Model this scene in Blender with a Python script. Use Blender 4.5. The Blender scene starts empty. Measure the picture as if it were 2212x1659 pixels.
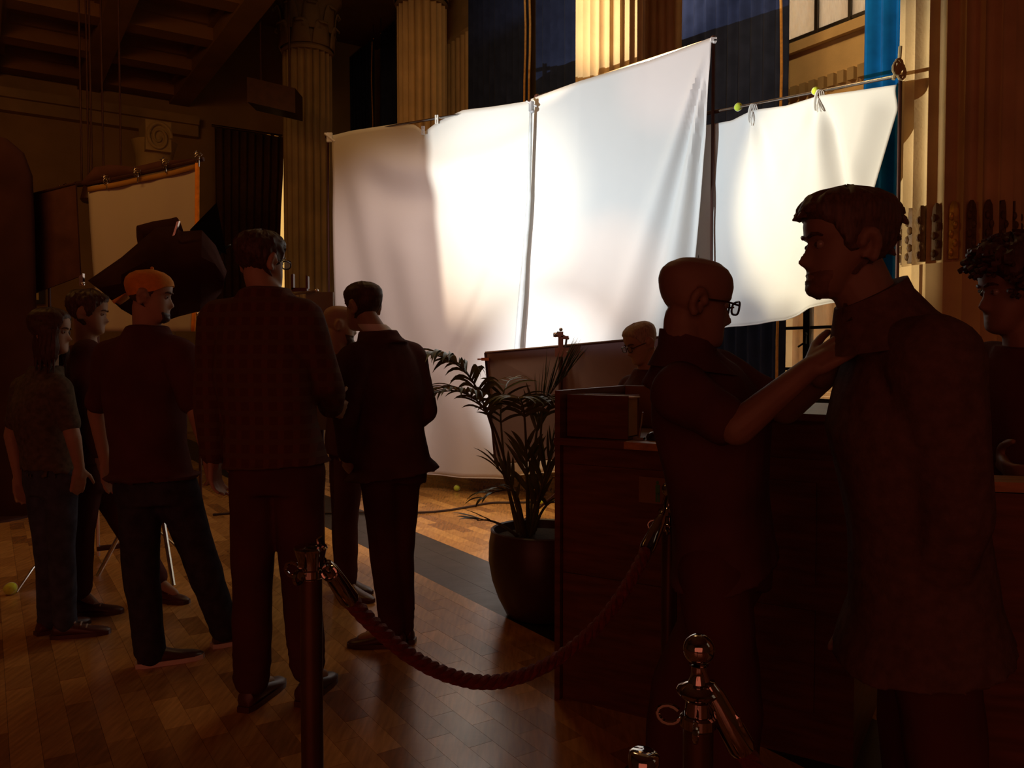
import bpy, bmesh, math, random
from mathutils import Vector, Matrix, noise
random.seed(7)
scene = bpy.context.scene
COL = scene.collection
V = Vector
pi = math.pi
# ------------------------------------------------------------------ camera
FPX, CXP, CYP, CAMZ = 1750.0, 1106.0, 829.5, 1.42
PITCH = math.atan(60.0 / FPX)
cam_d = bpy.data.cameras.new('camera'); cam = bpy.data.objects.new('camera', cam_d); COL.objects.link(cam)
cam_d.sensor_width = 36.0; cam_d.lens = FPX / 2212.0 * 36.0
cam_d.clip_start = 0.05; cam_d.clip_end = 200
cam.location = (0, 0, CAMZ); cam.rotation_euler = (pi / 2 - PITCH, 0, 0)
scene.camera = cam
# ------------------------------------------------------------------ view and world
vs = scene.view_settings
vs.view_transform = 'Standard'; vs.look = 'None'; vs.gamma = 1.0; vs.exposure = 0.0; vs.use_curve_mapping = False
scene.cycles.use_denoising = True
scene.cycles.max_bounces = 8; scene.cycles.diffuse_bounces = 4; scene.cycles.glossy_bounces = 4
scene.cycles.transparent_max_bounces = 12; scene.cycles.sample_clamp_indirect = 6.0
world = bpy.data.worlds.new('world'); scene.world = world; world.use_nodes = True
bg = world.node_tree.nodes['Background']; bg.inputs[0].default_value = (1.0, 0.95, 0.86, 1); bg.inputs[1].default_value = 5.2

def at(px, py, Y):
    a = (px - CXP) / FPX; b = (CYP - py) / FPX
    cp, sp = math.cos(PITCH), math.sin(PITCH)
    d = V((a, b * sp + cp, b * cp - sp)); t = Y / d.y
    return V((0, 0, CAMZ)) + d * t
# hall axes: U runs along the window wall away from the camera, N points out through that wall
TH = math.radians(33.0)
U = V((-math.sin(TH), math.cos(TH), 0)); N = V((math.cos(TH), math.sin(TH), 0)); Z = V((0, 0, 1))
COL0 = V((3.3, 5.9, 0)); NCOL = COL0.dot(N); T0 = COL0.dot(U)
NWALL = NCOL + 1.1
def tn(t, n, z=0.0):            # t along the wall from the near column, n towards the windows
    return U * (T0 + t) + N * n + Z * z
def t_at_px(px, n):             # where the picture column px meets the vertical plane n
    r = (px - CXP) / FPX
    a = U * T0 + N * n          # (a.x + U.x t) = r (a.y + U.y t)
    return (r * a.y - a.x) / (U.x - r * U.y)

# ------------------------------------------------------------------ lights
LAMP = V((-2.15, 5.3, 2.2))
def spot(name, loc, target, power, color, size, blend, radius):
    l = bpy.data.lights.new(name, 'SPOT'); o = bpy.data.objects.new(name, l); COL.objects.link(o)
    l.energy = power; l.color = color; l.spot_size = size; l.spot_blend = blend; l.shadow_soft_size = radius
    o.location = loc; o.rotation_euler = (V(target) - V(loc)).to_track_quat('-Z', 'Y').to_euler()
    return o
def area(name, loc, target, power, color, sx, sy):
    l = bpy.data.lights.new(name, 'AREA'); o = bpy.data.objects.new(name, l); COL.objects.link(o)
    l.shape = 'RECTANGLE'; l.size = sx; l.size_y = sy; l.energy = power; l.color = color
    o.location = loc; o.rotation_euler = (V(target) - V(loc)).to_track_quat('-Z', 'Y').to_euler()
    return o
spot('film_lamp_beam', LAMP, (1.1, 7.2, 4.1), 720, (0.78, 0.92, 1.0), math.radians(92), 0.85, 0.005)
spot('film_lamp_core', LAMP, (2.45, 5.65, 2.6), 850, (1.0, 0.86, 0.56), math.radians(31), 0.6, 0.005)  # this and the film_lamp spots below are added to shape its beam
spot('film_lamp_left_core', LAMP, (-0.25, 8.25, 2.85), 460, (1.0, 0.89, 0.68), math.radians(43), 0.75, 0.005)
spot('film_lamp_low_core', LAMP, (0.35, 7.8, 1.15), 800, (0.97, 0.96, 0.95), math.radians(32), 0.9, 0.005)
spot('film_lamp_amber', LAMP, (0.9, 7.45, 2.15), 200, (1.0, 0.50, 0.22), math.radians(22), 0.9, 0.005)
spot('film_lamp_amber_left', LAMP, (-0.62, 8.3, 2.1), 70, (1.0, 0.36, 0.10), math.radians(15), 0.9, 0.005)
spot('film_lamp_amber_top', LAMP, (1.45, 6.95, 4.0), 190, (1.0, 0.55, 0.45), math.radians(20), 0.9, 0.005)
spot('film_lamp_top_core', LAMP, (1.2, 8.75, 5.5), 2400, (1.0, 0.77, 0.55), math.radians(21), 0.8, 0.005)
spot('left_sheet_fill', (-1.2, 4.9, 4.2), (-1.15, 8.7, 1.9), 350, (1.0, 0.80, 0.78), math.radians(52), 0.9, 0.1)  # added fill for the dim half of the left sheet, no fixture there
spot('far_floor_fill', (-0.6, 6.0, 5.5), (-0.3, 6.75, 0.0), 980, (1.0, 0.70, 0.38), math.radians(36), 0.9, 0.2)  # added fill that brightens the far parquet, no fixture there
area('red_ambient_fill', (-0.8, -5.5, 2.6), (0.3, 5, 1.3), 86, (1.0, 0.24, 0.14), 10, 4)  # added red fill that gives dark things their reddish black level
area('left_aisle_fill', (-4.6, 4.6, 4.9), (-4.0, 9.0, 2.7), 38, (1.0, 0.48, 0.11), 2.0, 1.0)  # added fill to lift the far left wall and floor
area('window_wall_fill', (-0.6, 7.2, 7.4), (2.9, 8.9, 4.5), 64, (1.0, 0.62, 0.26), 1.5, 1.5)  # added warm fill for the window wall and its columns
spot('spandrel_fill', (1.5, 4.3, 6.8), (3.15, 8.3, 4.2), 300, (1.0, 0.66, 0.30), math.radians(34), 0.8, 0.2)  # added spot to brighten the spandrel between the windows
area('shoulder_rim_fill', (5.2, 0.2, 3.6), (1.0, 2.0, 1.2), 1.6, (1.0, 0.85, 0.6), 1.2, 2.2)  # added weak rim fill for the jacket shoulder, no window there

# ------------------------------------------------------------------ materials
MATS = {}
def mat(name, col, rough=0.6, var=0.15, scale=8.0, metallic=0.0, bump=0.0, bscale=60.0, spec=0.3, stretch=None, sheen=0.0, coat=0.0):
    if name in MATS: return MATS[name]
    m = bpy.data.materials.new(name); m.use_nodes = True; nt = m.node_tree; b = nt.nodes['Principled BSDF']
    b.inputs['Roughness'].default_value = rough; b.inputs['Metallic'].default_value = metallic
    b.inputs['Specular IOR Level'].default_value = spec
    if sheen: b.inputs['Sheen Weight'].default_value = sheen
    if coat: b.inputs['Coat Weight'].default_value = coat; b.inputs['Coat Roughness'].default_value = 0.18
    tc = nt.nodes.new('ShaderNodeTexCoord'); mp = nt.nodes.new('ShaderNodeMapping')
    nt.links.new(tc.outputs['Object'], mp.inputs['Vector'])
    if stretch: mp.inputs['Scale'].default_value = stretch
    nz = nt.nodes.new('ShaderNodeTexNoise'); nz.inputs['Scale'].default_value = scale; nz.inputs['Detail'].default_value = 5
    nt.links.new(mp.outputs[0], nz.inputs['Vector'])
    rp = nt.nodes.new('ShaderNodeValToRGB')
    rp.color_ramp.elements[0].position = 0.3; rp.color_ramp.elements[1].position = 0.7
    rp.color_ramp.elements[0].color = tuple(c * (1 - var) for c in col) + (1,)
    rp.color_ramp.elements[1].color = tuple(min(1, c * (1 + var)) for c in col) + (1,)
    nt.links.new(nz.outputs['Fac'], rp.inputs[0]); nt.links.new(rp.outputs[0], b.inputs['Base Color'])
    if bump:
        n2 = nt.nodes.new('ShaderNodeTexNoise'); n2.inputs['Scale'].default_value = bscale; n2.inputs['Detail'].default_value = 3
        nt.links.new(mp.outputs[0], n2.inputs['Vector'])
        bp = nt.nodes.new('ShaderNodeBump'); bp.inputs['Strength'].default_value = bump; bp.inputs['Distance'].default_value = 0.01
        nt.links.new(n2.outputs['Fac'], bp.inputs['Height']); nt.links.new(bp.outputs[0], b.inputs['Normal'])
    MATS[name] = m
    return m
def checks(name, a, b_, c, size):        # plaid cloth
    m = bpy.data.materials.new(name); m.use_nodes = True; nt = m.node_tree; bs = nt.nodes['Principled BSDF']
    bs.inputs['Roughness'].default_value = 0.9; bs.inputs['Specular IOR Level'].default_value = 0.1
    tc = nt.nodes.new('ShaderNodeTexCoord'); sx = nt.nodes.new('ShaderNodeSeparateXYZ'); nt.links.new(tc.outputs['Object'], sx.inputs[0])
    facs = []
    for ax in ('X', 'Z'):
        mu = nt.nodes.new('ShaderNodeMath'); mu.operation = 'MULTIPLY'; mu.inputs[1].default_value = 1 / size; nt.links.new(sx.outputs[ax], mu.inputs[0])
        fr = nt.nodes.new('ShaderNodeMath'); fr.operation = 'FRACT'; nt.links.new(mu.outputs[0], fr.inputs[0])
        gt = nt.nodes.new('ShaderNodeMath'); gt.operation = 'GREATER_THAN'; gt.inputs[1].default_value = 0.6; nt.links.new(fr.outputs[0], gt.inputs[0]); facs.append(gt)
    m1 = nt.nodes.new('ShaderNodeMix'); m1.data_type = 'RGBA'; m1.inputs[6].default_value = a + (1,); m1.inputs[7].default_value = b_ + (1,); nt.links.new(facs[0].outputs[0], m1.inputs[0])
    m2 = nt.nodes.new('ShaderNodeMix'); m2.data_type = 'RGBA'; m2.inputs[7].default_value = c + (1,); nt.links.new(m1.outputs[2], m2.inputs[6]); nt.links.new(facs[1].outputs[0], m2.inputs[0])
    nt.links.new(m2.outputs[2], bs.inputs['Base Color'])
    MATS[name] = m; return m
def cloth_mat(name, col, trans=0.25):
    m = bpy.data.materials.new(name); m.use_nodes = True; nt = m.node_tree; b = nt.nodes['Principled BSDF']
    tc = nt.nodes.new('ShaderNodeTexCoord'); nz = nt.nodes.new('ShaderNodeTexNoise'); nz.inputs['Scale'].default_value = 3
    nt.links.new(tc.outputs['Object'], nz.inputs['Vector'])
    rp = nt.nodes.new('ShaderNodeValToRGB'); rp.color_ramp.elements[0].color = tuple(c * .96 for c in col) + (1,); rp.color_ramp.elements[1].color = tuple(col) + (1,)
    nt.links.new(nz.outputs['Fac'], rp.inputs[0]); nt.links.new(rp.outputs[0], b.inputs['Base Color'])
    b.inputs['Roughness'].default_value = 0.95; b.inputs['Specular IOR Level'].default_value = 0.05
    wv = nt.nodes.new('ShaderNodeTexNoise'); wv.inputs['Scale'].default_value = 9; wv.inputs['Detail'].default_value = 8
    nt.links.new(tc.outputs['Object'], wv.inputs['Vector'])
    bp = nt.nodes.new('ShaderNodeBump'); bp.inputs['Strength'].default_value = 0.12; bp.inputs['Distance'].default_value = 0.02
    nt.links.new(wv.outputs['Fac'], bp.inputs['Height']); nt.links.new(bp.outputs[0], b.inputs['Normal'])
    tr = nt.nodes.new('ShaderNodeBsdfTranslucent'); nt.links.new(rp.outputs[0], tr.inputs['Color'])
    mx = nt.nodes.new('ShaderNodeMixShader'); mx.inputs[0].default_value = trans
    nt.links.new(b.outputs[0], mx.inputs[1]); nt.links.new(tr.outputs[0], mx.inputs[2])
    nt.links.new(mx.outputs[0], nt.nodes['Material Output'].inputs['Surface'])
    MATS[name] = m; return m
def glass_mat(name, tint, haze):
    m = bpy.data.materials.new(name); m.use_nodes = True; nt = m.node_tree
    nt.nodes.remove(nt.nodes['Principled BSDF'])
    tr = nt.nodes.new('ShaderNodeBsdfTransparent'); tr.inputs[0].default_value = tint + (1,)
    tl = nt.nodes.new('ShaderNodeBsdfTranslucent'); tl.inputs[0].default_value = (0.75, 0.74, 0.68, 1)
    gl = nt.nodes.new('ShaderNodeBsdfGlossy'); gl.inputs['Roughness'].default_value = 0.05
    tc = nt.nodes.new('ShaderNodeTexCoord'); mp = nt.nodes.new('ShaderNodeMapping'); mp.inputs['Scale'].default_value = (14, 14, 2.5)
    nz = nt.nodes.new('ShaderNodeTexNoise'); nz.inputs['Scale'].default_value = 2; nz.inputs['Detail'].default_value = 6
    nt.links.new(tc.outputs['Object'], mp.inputs[0]); nt.links.new(mp.outputs[0], nz.inputs['Vector'])
    mr = nt.nodes.new('ShaderNodeMapRange'); mr.inputs['From Min'].default_value = 0.35; mr.inputs['From Max'].default_value = 0.7
    mr.inputs['To Min'].default_value = haze * .6; mr.inputs['To Max'].default_value = haze
    nt.links.new(nz.outputs['Fac'], mr.inputs[0])
    m1 = nt.nodes.new('ShaderNodeMixShader'); nt.links.new(mr.outputs[0], m1.inputs[0]); nt.links.new(tr.outputs[0], m1.inputs[1]); nt.links.new(tl.outputs[0], m1.inputs[2])
    m2 = nt.nodes.new('ShaderNodeMixShader'); m2.inputs[0].default_value = 0.05; nt.links.new(m1.outputs[0], m2.inputs[1]); nt.links.new(gl.outputs[0], m2.inputs[2])
    nt.links.new(m2.outputs[0], nt.nodes['Material Output'].inputs['Surface'])
    MATS[name] = m; return m

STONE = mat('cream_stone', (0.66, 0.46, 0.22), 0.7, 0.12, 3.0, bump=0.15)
STONE_DIM = mat('dimmed_cream_stone', (0.54, 0.37, 0.175), 0.7, 0.15, 3.0, bump=0.15)  # cream stone darkened so the right column looks less lit
STONE_DK = mat('dark_stone', (0.36, 0.25, 0.12), 0.8, 0.2, 2.0, bump=0.15)  # darker stone copy, also puts the unlit column's shade into its colour
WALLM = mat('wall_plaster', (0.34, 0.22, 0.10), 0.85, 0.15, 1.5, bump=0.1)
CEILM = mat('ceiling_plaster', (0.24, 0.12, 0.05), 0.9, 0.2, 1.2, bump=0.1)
OUTM = mat('outside_stone', (0.62, 0.44, 0.26), 0.85, 0.3, 2.5, stretch=(3, 3, 0.5), bump=0.2)
ORN_LIT = mat('lit_gilded_ornament', (0.55, 0.33, 0.06), 0.45, 0.3, 20.0, metallic=0.4)
ORN_SHADE = mat('shaded_flute_ornament', (0.10, 0.05, 0.018), 0.6, 0.3, 20.0)
IRON = mat('dark_window_iron', (0.03, 0.022, 0.015), 0.5, 0.2)
NAVY = mat('navy_velvet', (0.026, 0.036, 0.085), 0.95, 0.2, 6, sheen=0.05, spec=0.05)
NAVY_LIT = mat('lit_navy_velvet', (0.004, 0.125, 0.34), 0.95, 0.2, 6, sheen=0.05, spec=0.05)  # lit copy of the navy velvet, lamplight put into the colour
GOLD = mat('gold_braid', (0.60, 0.30, 0.07), 0.6, 0.2, 30, spec=0.3)
SHEET = cloth_mat('white_cotton', (0.84, 0.82, 0.79))
SILK = cloth_mat('reflector_cloth', (0.50, 0.42, 0.37), 0.1)
ORANGE_HEM = mat('orange_webbing', (0.75, 0.25, 0.02), 0.8, 0.15, 20)
BLACK = mat('black_fabric', (0.075, 0.030, 0.025), 0.95, 0.25, 5, spec=0.03, bump=0.1)
DOORBLK = mat('barn_door_paint', (0.010, 0.008, 0.007), 0.9, 0.1, 4, spec=0.02)
DEEPBLK = mat('deep_black_drape', (0.042, 0.016, 0.013), 0.98, 0.2, 4, spec=0.02)
BLACKB = mat('black_board', (0.26, 0.185, 0.205), 0.8, 0.15, 3, spec=0.15)
BLACKM = mat('black_metal', (0.060, 0.022, 0.016), 0.45, 0.2, 10, metallic=0.3)
STEEL = mat('bright_steel', (0.62, 0.58, 0.55), 0.22, 0.1, 30, metallic=1.0)
CHROME = mat('polished_chrome', (0.40, 0.36, 0.33), 0.07, 0.05, 10, metallic=1.0)
BRASS = mat('dark_brass', (0.28, 0.17, 0.08), 0.3, 0.1, 10, metallic=1.0)
TENNIS = mat('tennis_ball_felt', (0.62, 0.72, 0.06), 0.95, 0.12, 60, bump=0.3, bscale=300)
CORD = mat('white_cotton_tie', (0.72, 0.70, 0.66), 0.8, 0.1)
ROPE = mat('red_rope', (0.12, 0.014, 0.012), 0.75, 0.3, 60, sheen=0.1, bump=0.4, bscale=250)
POT = mat('dark_glazed_pot', (0.05, 0.02, 0.015), 0.35, 0.15, 6, spec=0.5)
SOIL = mat('potting_soil', (0.03, 0.018, 0.010), 0.95, 0.4, 40, bump=0.6)
LEAF = mat('palm_leaf', (0.075, 0.085, 0.018), 0.45, 0.3, 8, spec=0.4)
STEM = mat('palm_stem', (0.075, 0.070, 0.020), 0.5, 0.3, 8, spec=0.4)
DESKM = mat('dark_varnished_wood', (0.115, 0.042, 0.022), 0.5, 0.3, 5, stretch=(1, 1, 8), spec=0.2, bump=0.05)
DESKT = mat('warm_wood_top', (0.36, 0.17, 0.055), 0.45, 0.25, 6, stretch=(1, 8, 8), spec=0.3)
PAPER = mat('white_paper', (0.62, 0.55, 0.45), 0.8, 0.05)
GREENINK = mat('green_print', (0.06, 0.20, 0.07), 0.8, 0.05)
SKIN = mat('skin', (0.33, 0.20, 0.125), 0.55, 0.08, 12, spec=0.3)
SKIN_SH = mat('skin_shaded', (0.19, 0.115, 0.075), 0.55, 0.08, 12, spec=0.3)  # darker skin copy, shade of the silhouetted men put into the colour
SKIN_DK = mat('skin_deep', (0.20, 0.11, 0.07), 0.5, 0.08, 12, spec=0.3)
HAIR_DK = mat('dark_hair', (0.055, 0.024, 0.015), 0.55, 0.4, 30, stretch=(6, 6, 1), spec=0.3)
HAIR_BR = mat('brown_hair', (0.075, 0.042, 0.027), 0.55, 0.4, 30, stretch=(6, 6, 1), spec=0.3)
HAIR_GR = mat('grey_hair', (0.30, 0.22, 0.16), 0.6, 0.3, 30, stretch=(6, 6, 1), spec=0.2)
CAPM = mat('orange_cap_cloth', (0.60, 0.24, 0.03), 0.85, 0.15, 30, bump=0.2, bscale=200)
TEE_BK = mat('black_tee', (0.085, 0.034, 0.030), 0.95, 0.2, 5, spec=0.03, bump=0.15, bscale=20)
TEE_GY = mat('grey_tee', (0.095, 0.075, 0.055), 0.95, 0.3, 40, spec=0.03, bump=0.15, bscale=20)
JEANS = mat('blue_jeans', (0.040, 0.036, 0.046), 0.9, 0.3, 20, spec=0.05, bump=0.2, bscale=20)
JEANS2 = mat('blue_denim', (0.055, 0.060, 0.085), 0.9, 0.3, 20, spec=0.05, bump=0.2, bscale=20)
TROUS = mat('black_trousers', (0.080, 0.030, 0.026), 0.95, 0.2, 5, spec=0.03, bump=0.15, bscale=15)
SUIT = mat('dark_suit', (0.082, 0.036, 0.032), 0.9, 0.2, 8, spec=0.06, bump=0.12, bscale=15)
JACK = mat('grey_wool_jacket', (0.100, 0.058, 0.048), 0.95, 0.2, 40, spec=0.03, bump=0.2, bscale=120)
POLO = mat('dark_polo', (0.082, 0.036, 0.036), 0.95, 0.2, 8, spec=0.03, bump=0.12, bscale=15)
WHITE = mat('white_shirt', (0.70, 0.66, 0.60), 0.8, 0.05)
SHOE = mat('dark_shoe_leather', (0.07, 0.022, 0.015), 0.4, 0.2, 8, spec=0.4)
SOLE = mat('white_sole', (0.62, 0.50, 0.42), 0.7, 0.1)
LACE = mat('pale_lace', (0.35, 0.28, 0.22), 0.7, 0.1)
EYE = mat('eye_white', (0.22, 0.17, 0.14), 0.2, 0.02, spec=0.5)
LENS = glass_mat('spectacle_lens', (0.95, 0.95, 0.95), 0.06)
FRAMEM = mat('spectacle_frame', (0.03, 0.012, 0.010), 0.3, 0.1, spec=0.5)
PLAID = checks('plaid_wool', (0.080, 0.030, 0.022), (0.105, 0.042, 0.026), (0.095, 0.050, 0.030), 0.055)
GLASS_UP = glass_mat('frosted_pane', (0.9, 0.92, 0.92), 0.95)
GLASS_LO = glass_mat('clear_pane', (0.97, 0.95, 0.9), 0.12)
CABLE = mat('black_cable', (0.03, 0.012, 0.008), 0.5, 0.1)
SCREENBK = mat('grey_board', (0.20, 0.15, 0.11), 0.8, 0.1)

# ------------------------------------------------------------------ mesh helpers
class MB:
    def __init__(s): s.v = []; s.f = []
    def add(s, vs_, fs):
        k = len(s.v); s.v += [V(p) for p in vs_]; s.f += [tuple(i + k for i in f) for f in fs]; return s
    def box(s, c, hx, hy, hz, ax=None, ay=None, az=None):
        ax = ax or V((1, 0, 0)); ay = ay or V((0, 1, 0)); az = az or V((0, 0, 1)); c = V(c); p = []
        for k in (-1, 1):
            for j in (-1, 1):
                for i in (-1, 1): p.append(c + ax * hx * i + ay * hy * j + az * hz * k)
        return s.add(p, [(0, 2, 3, 1), (4, 5, 7, 6), (0, 1, 5, 4), (2, 6, 7, 3), (0, 4, 6, 2), (1, 3, 7, 5)])
    def rings(s, rings, caps=True, closed=True):
        n = len(rings[0]); k = len(s.v); fs = []
        for r in rings: s.v += [V(p) for p in r]
        for i in range(len(rings) - 1):
            for j in range(n if closed else n - 1):
                a = k + i * n + j; b = k + i * n + (j + 1) % n
                fs.append((a, b, b + n, a + n))
        if caps:
            fs.append(tuple(k + j for j in reversed(range(n)))); fs.append(tuple(k + (len(rings) - 1) * n + j for j in range(n)))
        s.f += fs; return s
    def tube(s, pts, rad, n=8, caps=True):
        pts = [V(p) for p in pts]; m = len(pts)
        if not isinstance(rad, (list, tuple)): rad = [rad] * m
        t0 = (pts[1] - pts[0]).normalized(); up = V((0, 0, 1)) if abs(t0.z) < 0.9 else V((1, 0, 0))
        x = t0.cross(up).normalized(); R = []
        for i in range(m):
            t = (pts[min(i + 1, m - 1)] - pts[max(i - 1, 0)]).normalized()
            x = (x - t * x.dot(t)).normalized(); y = t.cross(x)
            R.append([pts[i] + (x * math.cos(2 * pi * j / n) + y * math.sin(2 * pi * j / n)) * rad[i] for j in range(n)])
        return s.rings(R, caps)
    def capsule(s, p0, r0, p1, r1, n=12, squash=None):
        p0 = V(p0); p1 = V(p1); d = (p1 - p0); L = d.length; t = d.normalized() if L > 1e-6 else V((0, 0, 1))
        up = V((0, 0, 1)) if abs(t.z) < 0.9 else V((1, 0, 0)); x = t.cross(up).normalized(); y = t.cross(x); R = []
        st = [(-r0 * math.cos(a), r0 * math.sin(a)) for a in (0.15, 0.6, 1.1)] + [(0, r0), (L * .33, r0 * .67 + r1 * .33), (L * .67, r0 * .33 + r1 * .67), (L, r1)] + [(L + r1 * math.cos(a), r1 * math.sin(a)) for a in (1.1, 0.6, 0.15)]
        for h, r in st: R.append([p0 + t * h + (x * math.cos(2 * pi * j / n) + y * math.sin(2 * pi * j / n)) * r for j in range(n)])
        return s.rings(R)
    def ball(s, c, rx, ry=None, rz=None, n=14, m=9, M=None):
        ry = ry or rx; rz = rz or rx; R = []
        for i in range(m):
            a = 0.06 + (pi - 0.12) * i / (m - 1)
            ring = [V((rx * math.sin(a) * math.cos(2 * pi * j / n), ry * math.sin(a) * math.sin(2 * pi * j / n), -rz * math.cos(a))) for j in range(n)]
            if M: ring = [M @ p for p in ring]
            R.append([V(c) + p for p in ring])
        return s.rings(R)
    def lathe(s, c, prof, n=24):
        c = V(c)
        return s.rings([[c + V((r * math.cos(2 * pi * j / n), r * math.sin(2 * pi * j / n), z)) for j in range(n)] for r, z in prof])
    def grid(s, G, thick=None):
        a = len(G); b = len(G[0]); k = len(s.v)
        for r in G: s.v += [V(p) for p in r]
        for i in range(a - 1):
            for j in range(b - 1): q = k + i * b + j; s.f.append((q, q + 1, q + b + 1, q + b))
        return s

def link(o): COL.objects.link(o); return o
def meta(o, label=None, cat=None, group=None, kind=None, category=None):
    cat = cat or category
    if label: o['label'] = label
    if cat: o['category'] = cat
    if group: o['group'] = group
    if kind: o['kind'] = kind
    return o
def mesh_obj(name, me, m, parent=None):
    o = bpy.data.objects.new(name, me); COL.objects.link(o)
    if m is not None:
        me.materials.clear(); me.materials.append(m)
    if parent is not None:
        o.parent = parent; p = parent; off = V((0, 0, 0)); R = Matrix.Identity(4)
        mw = Matrix.Identity(4)
        while p is not None: mw = p.matrix_basis @ (p.matrix_parent_inverse @ mw if False else mw); p = p.parent
        o.matrix_parent_inverse = world_of(parent).inverted()
    return o
def world_of(o):
    m = o.matrix_basis.copy()
    if o.parent is not None: m = world_of(o.parent) @ o.matrix_parent_inverse @ m
    return m
def build(name, mb, m, parent=None, smooth=True, **k):
    me = bpy.data.meshes.new(name); me.from_pydata([tuple(p) for p in mb.v], [], mb.f); me.update()
    bm = bmesh.new(); bm.from_mesh(me); bmesh.ops.recalc_face_normals(bm, faces=bm.faces); bm.to_mesh(me); bm.free()
    if smooth:
        for p in me.polygons: p.use_smooth = True
        try: me.set_sharp_from_angle(angle=math.radians(40))
        except Exception: pass
    o = mesh_obj(name, me, m, parent); meta(o, **k); return o
def root(name, loc, label, cat, group=None):
    o = bpy.data.objects.new(name, None); o.location = loc; COL.objects.link(o); o.empty_display_size = 0.1
    return meta(o, label, cat, group)
def remesh(name, mb, voxel, m, parent, amp=0.0, fs=6.0, smooth=4, **k):
    me = bpy.data.meshes.new('tmp'); me.from_pydata([tuple(p) for p in mb.v], [], mb.f); me.update()
    bm = bmesh.new(); bm.from_mesh(me); bmesh.ops.recalc_face_normals(bm, faces=bm.faces); bm.to_mesh(me); bm.free()
    t = bpy.data.objects.new('tmp', me); COL.objects.link(t)
    md = t.modifiers.new('r', 'REMESH'); md.mode = 'VOXEL'; md.voxel_size = voxel; md.adaptivity = 0
    if smooth:
        sm = t.modifiers.new('s', 'SMOOTH'); sm.factor = 0.5; sm.iterations = smooth
    dg = bpy.context.evaluated_depsgraph_get()
    out = bpy.data.meshes.new_from_object(t.evaluated_get(dg))
    bpy.data.objects.remove(t); bpy.data.meshes.remove(me)
    if amp:
        nrm = [n_.vector.copy() for n_ in out.vertex_normals]; flat = []
        for v, nv in zip(out.vertices, nrm):
            p = v.co; q = V((p.x * fs, p.y * fs, p.z * fs * 0.6))
            flat += list(p + nv * amp * (noise.noise(q) + 0.5 * noise.noise(q * 2.3)))
        out.vertices.foreach_set('co', flat); out.update()
    for p in out.polygons: p.use_smooth = True
    out.name = name
    return meta(mesh_obj(name, out, m, parent), **k)
def lerp(a, b, t): return a + (b - a) * t
def interp(xs, ys, x):
    if x <= xs[0]: return ys[0]
    for i in range(len(xs) - 1):
        if x <= xs[i + 1]:
            t = (x - xs[i]) / (xs[i + 1] - xs[i]); t2 = t * t * (3 - 2 * t) * 0.5 + t * 0.5
            return ys[i] + (ys[i + 1] - ys[i]) * t2
    return ys[-1]
def poly(pts, s):               # point along a polyline (tuples) by arc length of the first two entries
    L = [0]
    for i in range(len(pts) - 1): L.append(L[-1] + math.hypot(pts[i + 1][0] - pts[i][0], pts[i + 1][1] - pts[i][1]))
    x = s * L[-1]
    for i in range(len(pts) - 1):
        if x <= L[i + 1] or i == len(pts) - 2:
            t = (x - L[i]) / max(1e-9, L[i + 1] - L[i]); return [pts[i][j] + (pts[i + 1][j] - pts[i][j]) * t for j in range(len(pts[0]))]
def catmull(P, n):
    P = [V(p) for p in P]; out = []
    for i in range(len(P) - 1):
        a = P[max(i - 1, 0)]; b = P[i]; c = P[i + 1]; d = P[min(i + 2, len(P) - 1)]
        for k in range(n):
            t = k / n; out.append(0.5 * ((2 * b) + (c - a) * t + (2 * a - 5 * b + 4 * c - d) * t * t + (3 * b - a - 3 * c + d) * t ** 3))
    out.append(P[-1]); return out
def smooth01(a, b, x):
    t = max(0, min(1, (x - a) / (b - a))); return t * t * (3 - 2 * t)

# ================================================================== SETTING
ZC = 7.9
S = dict(kind='structure')
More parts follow.
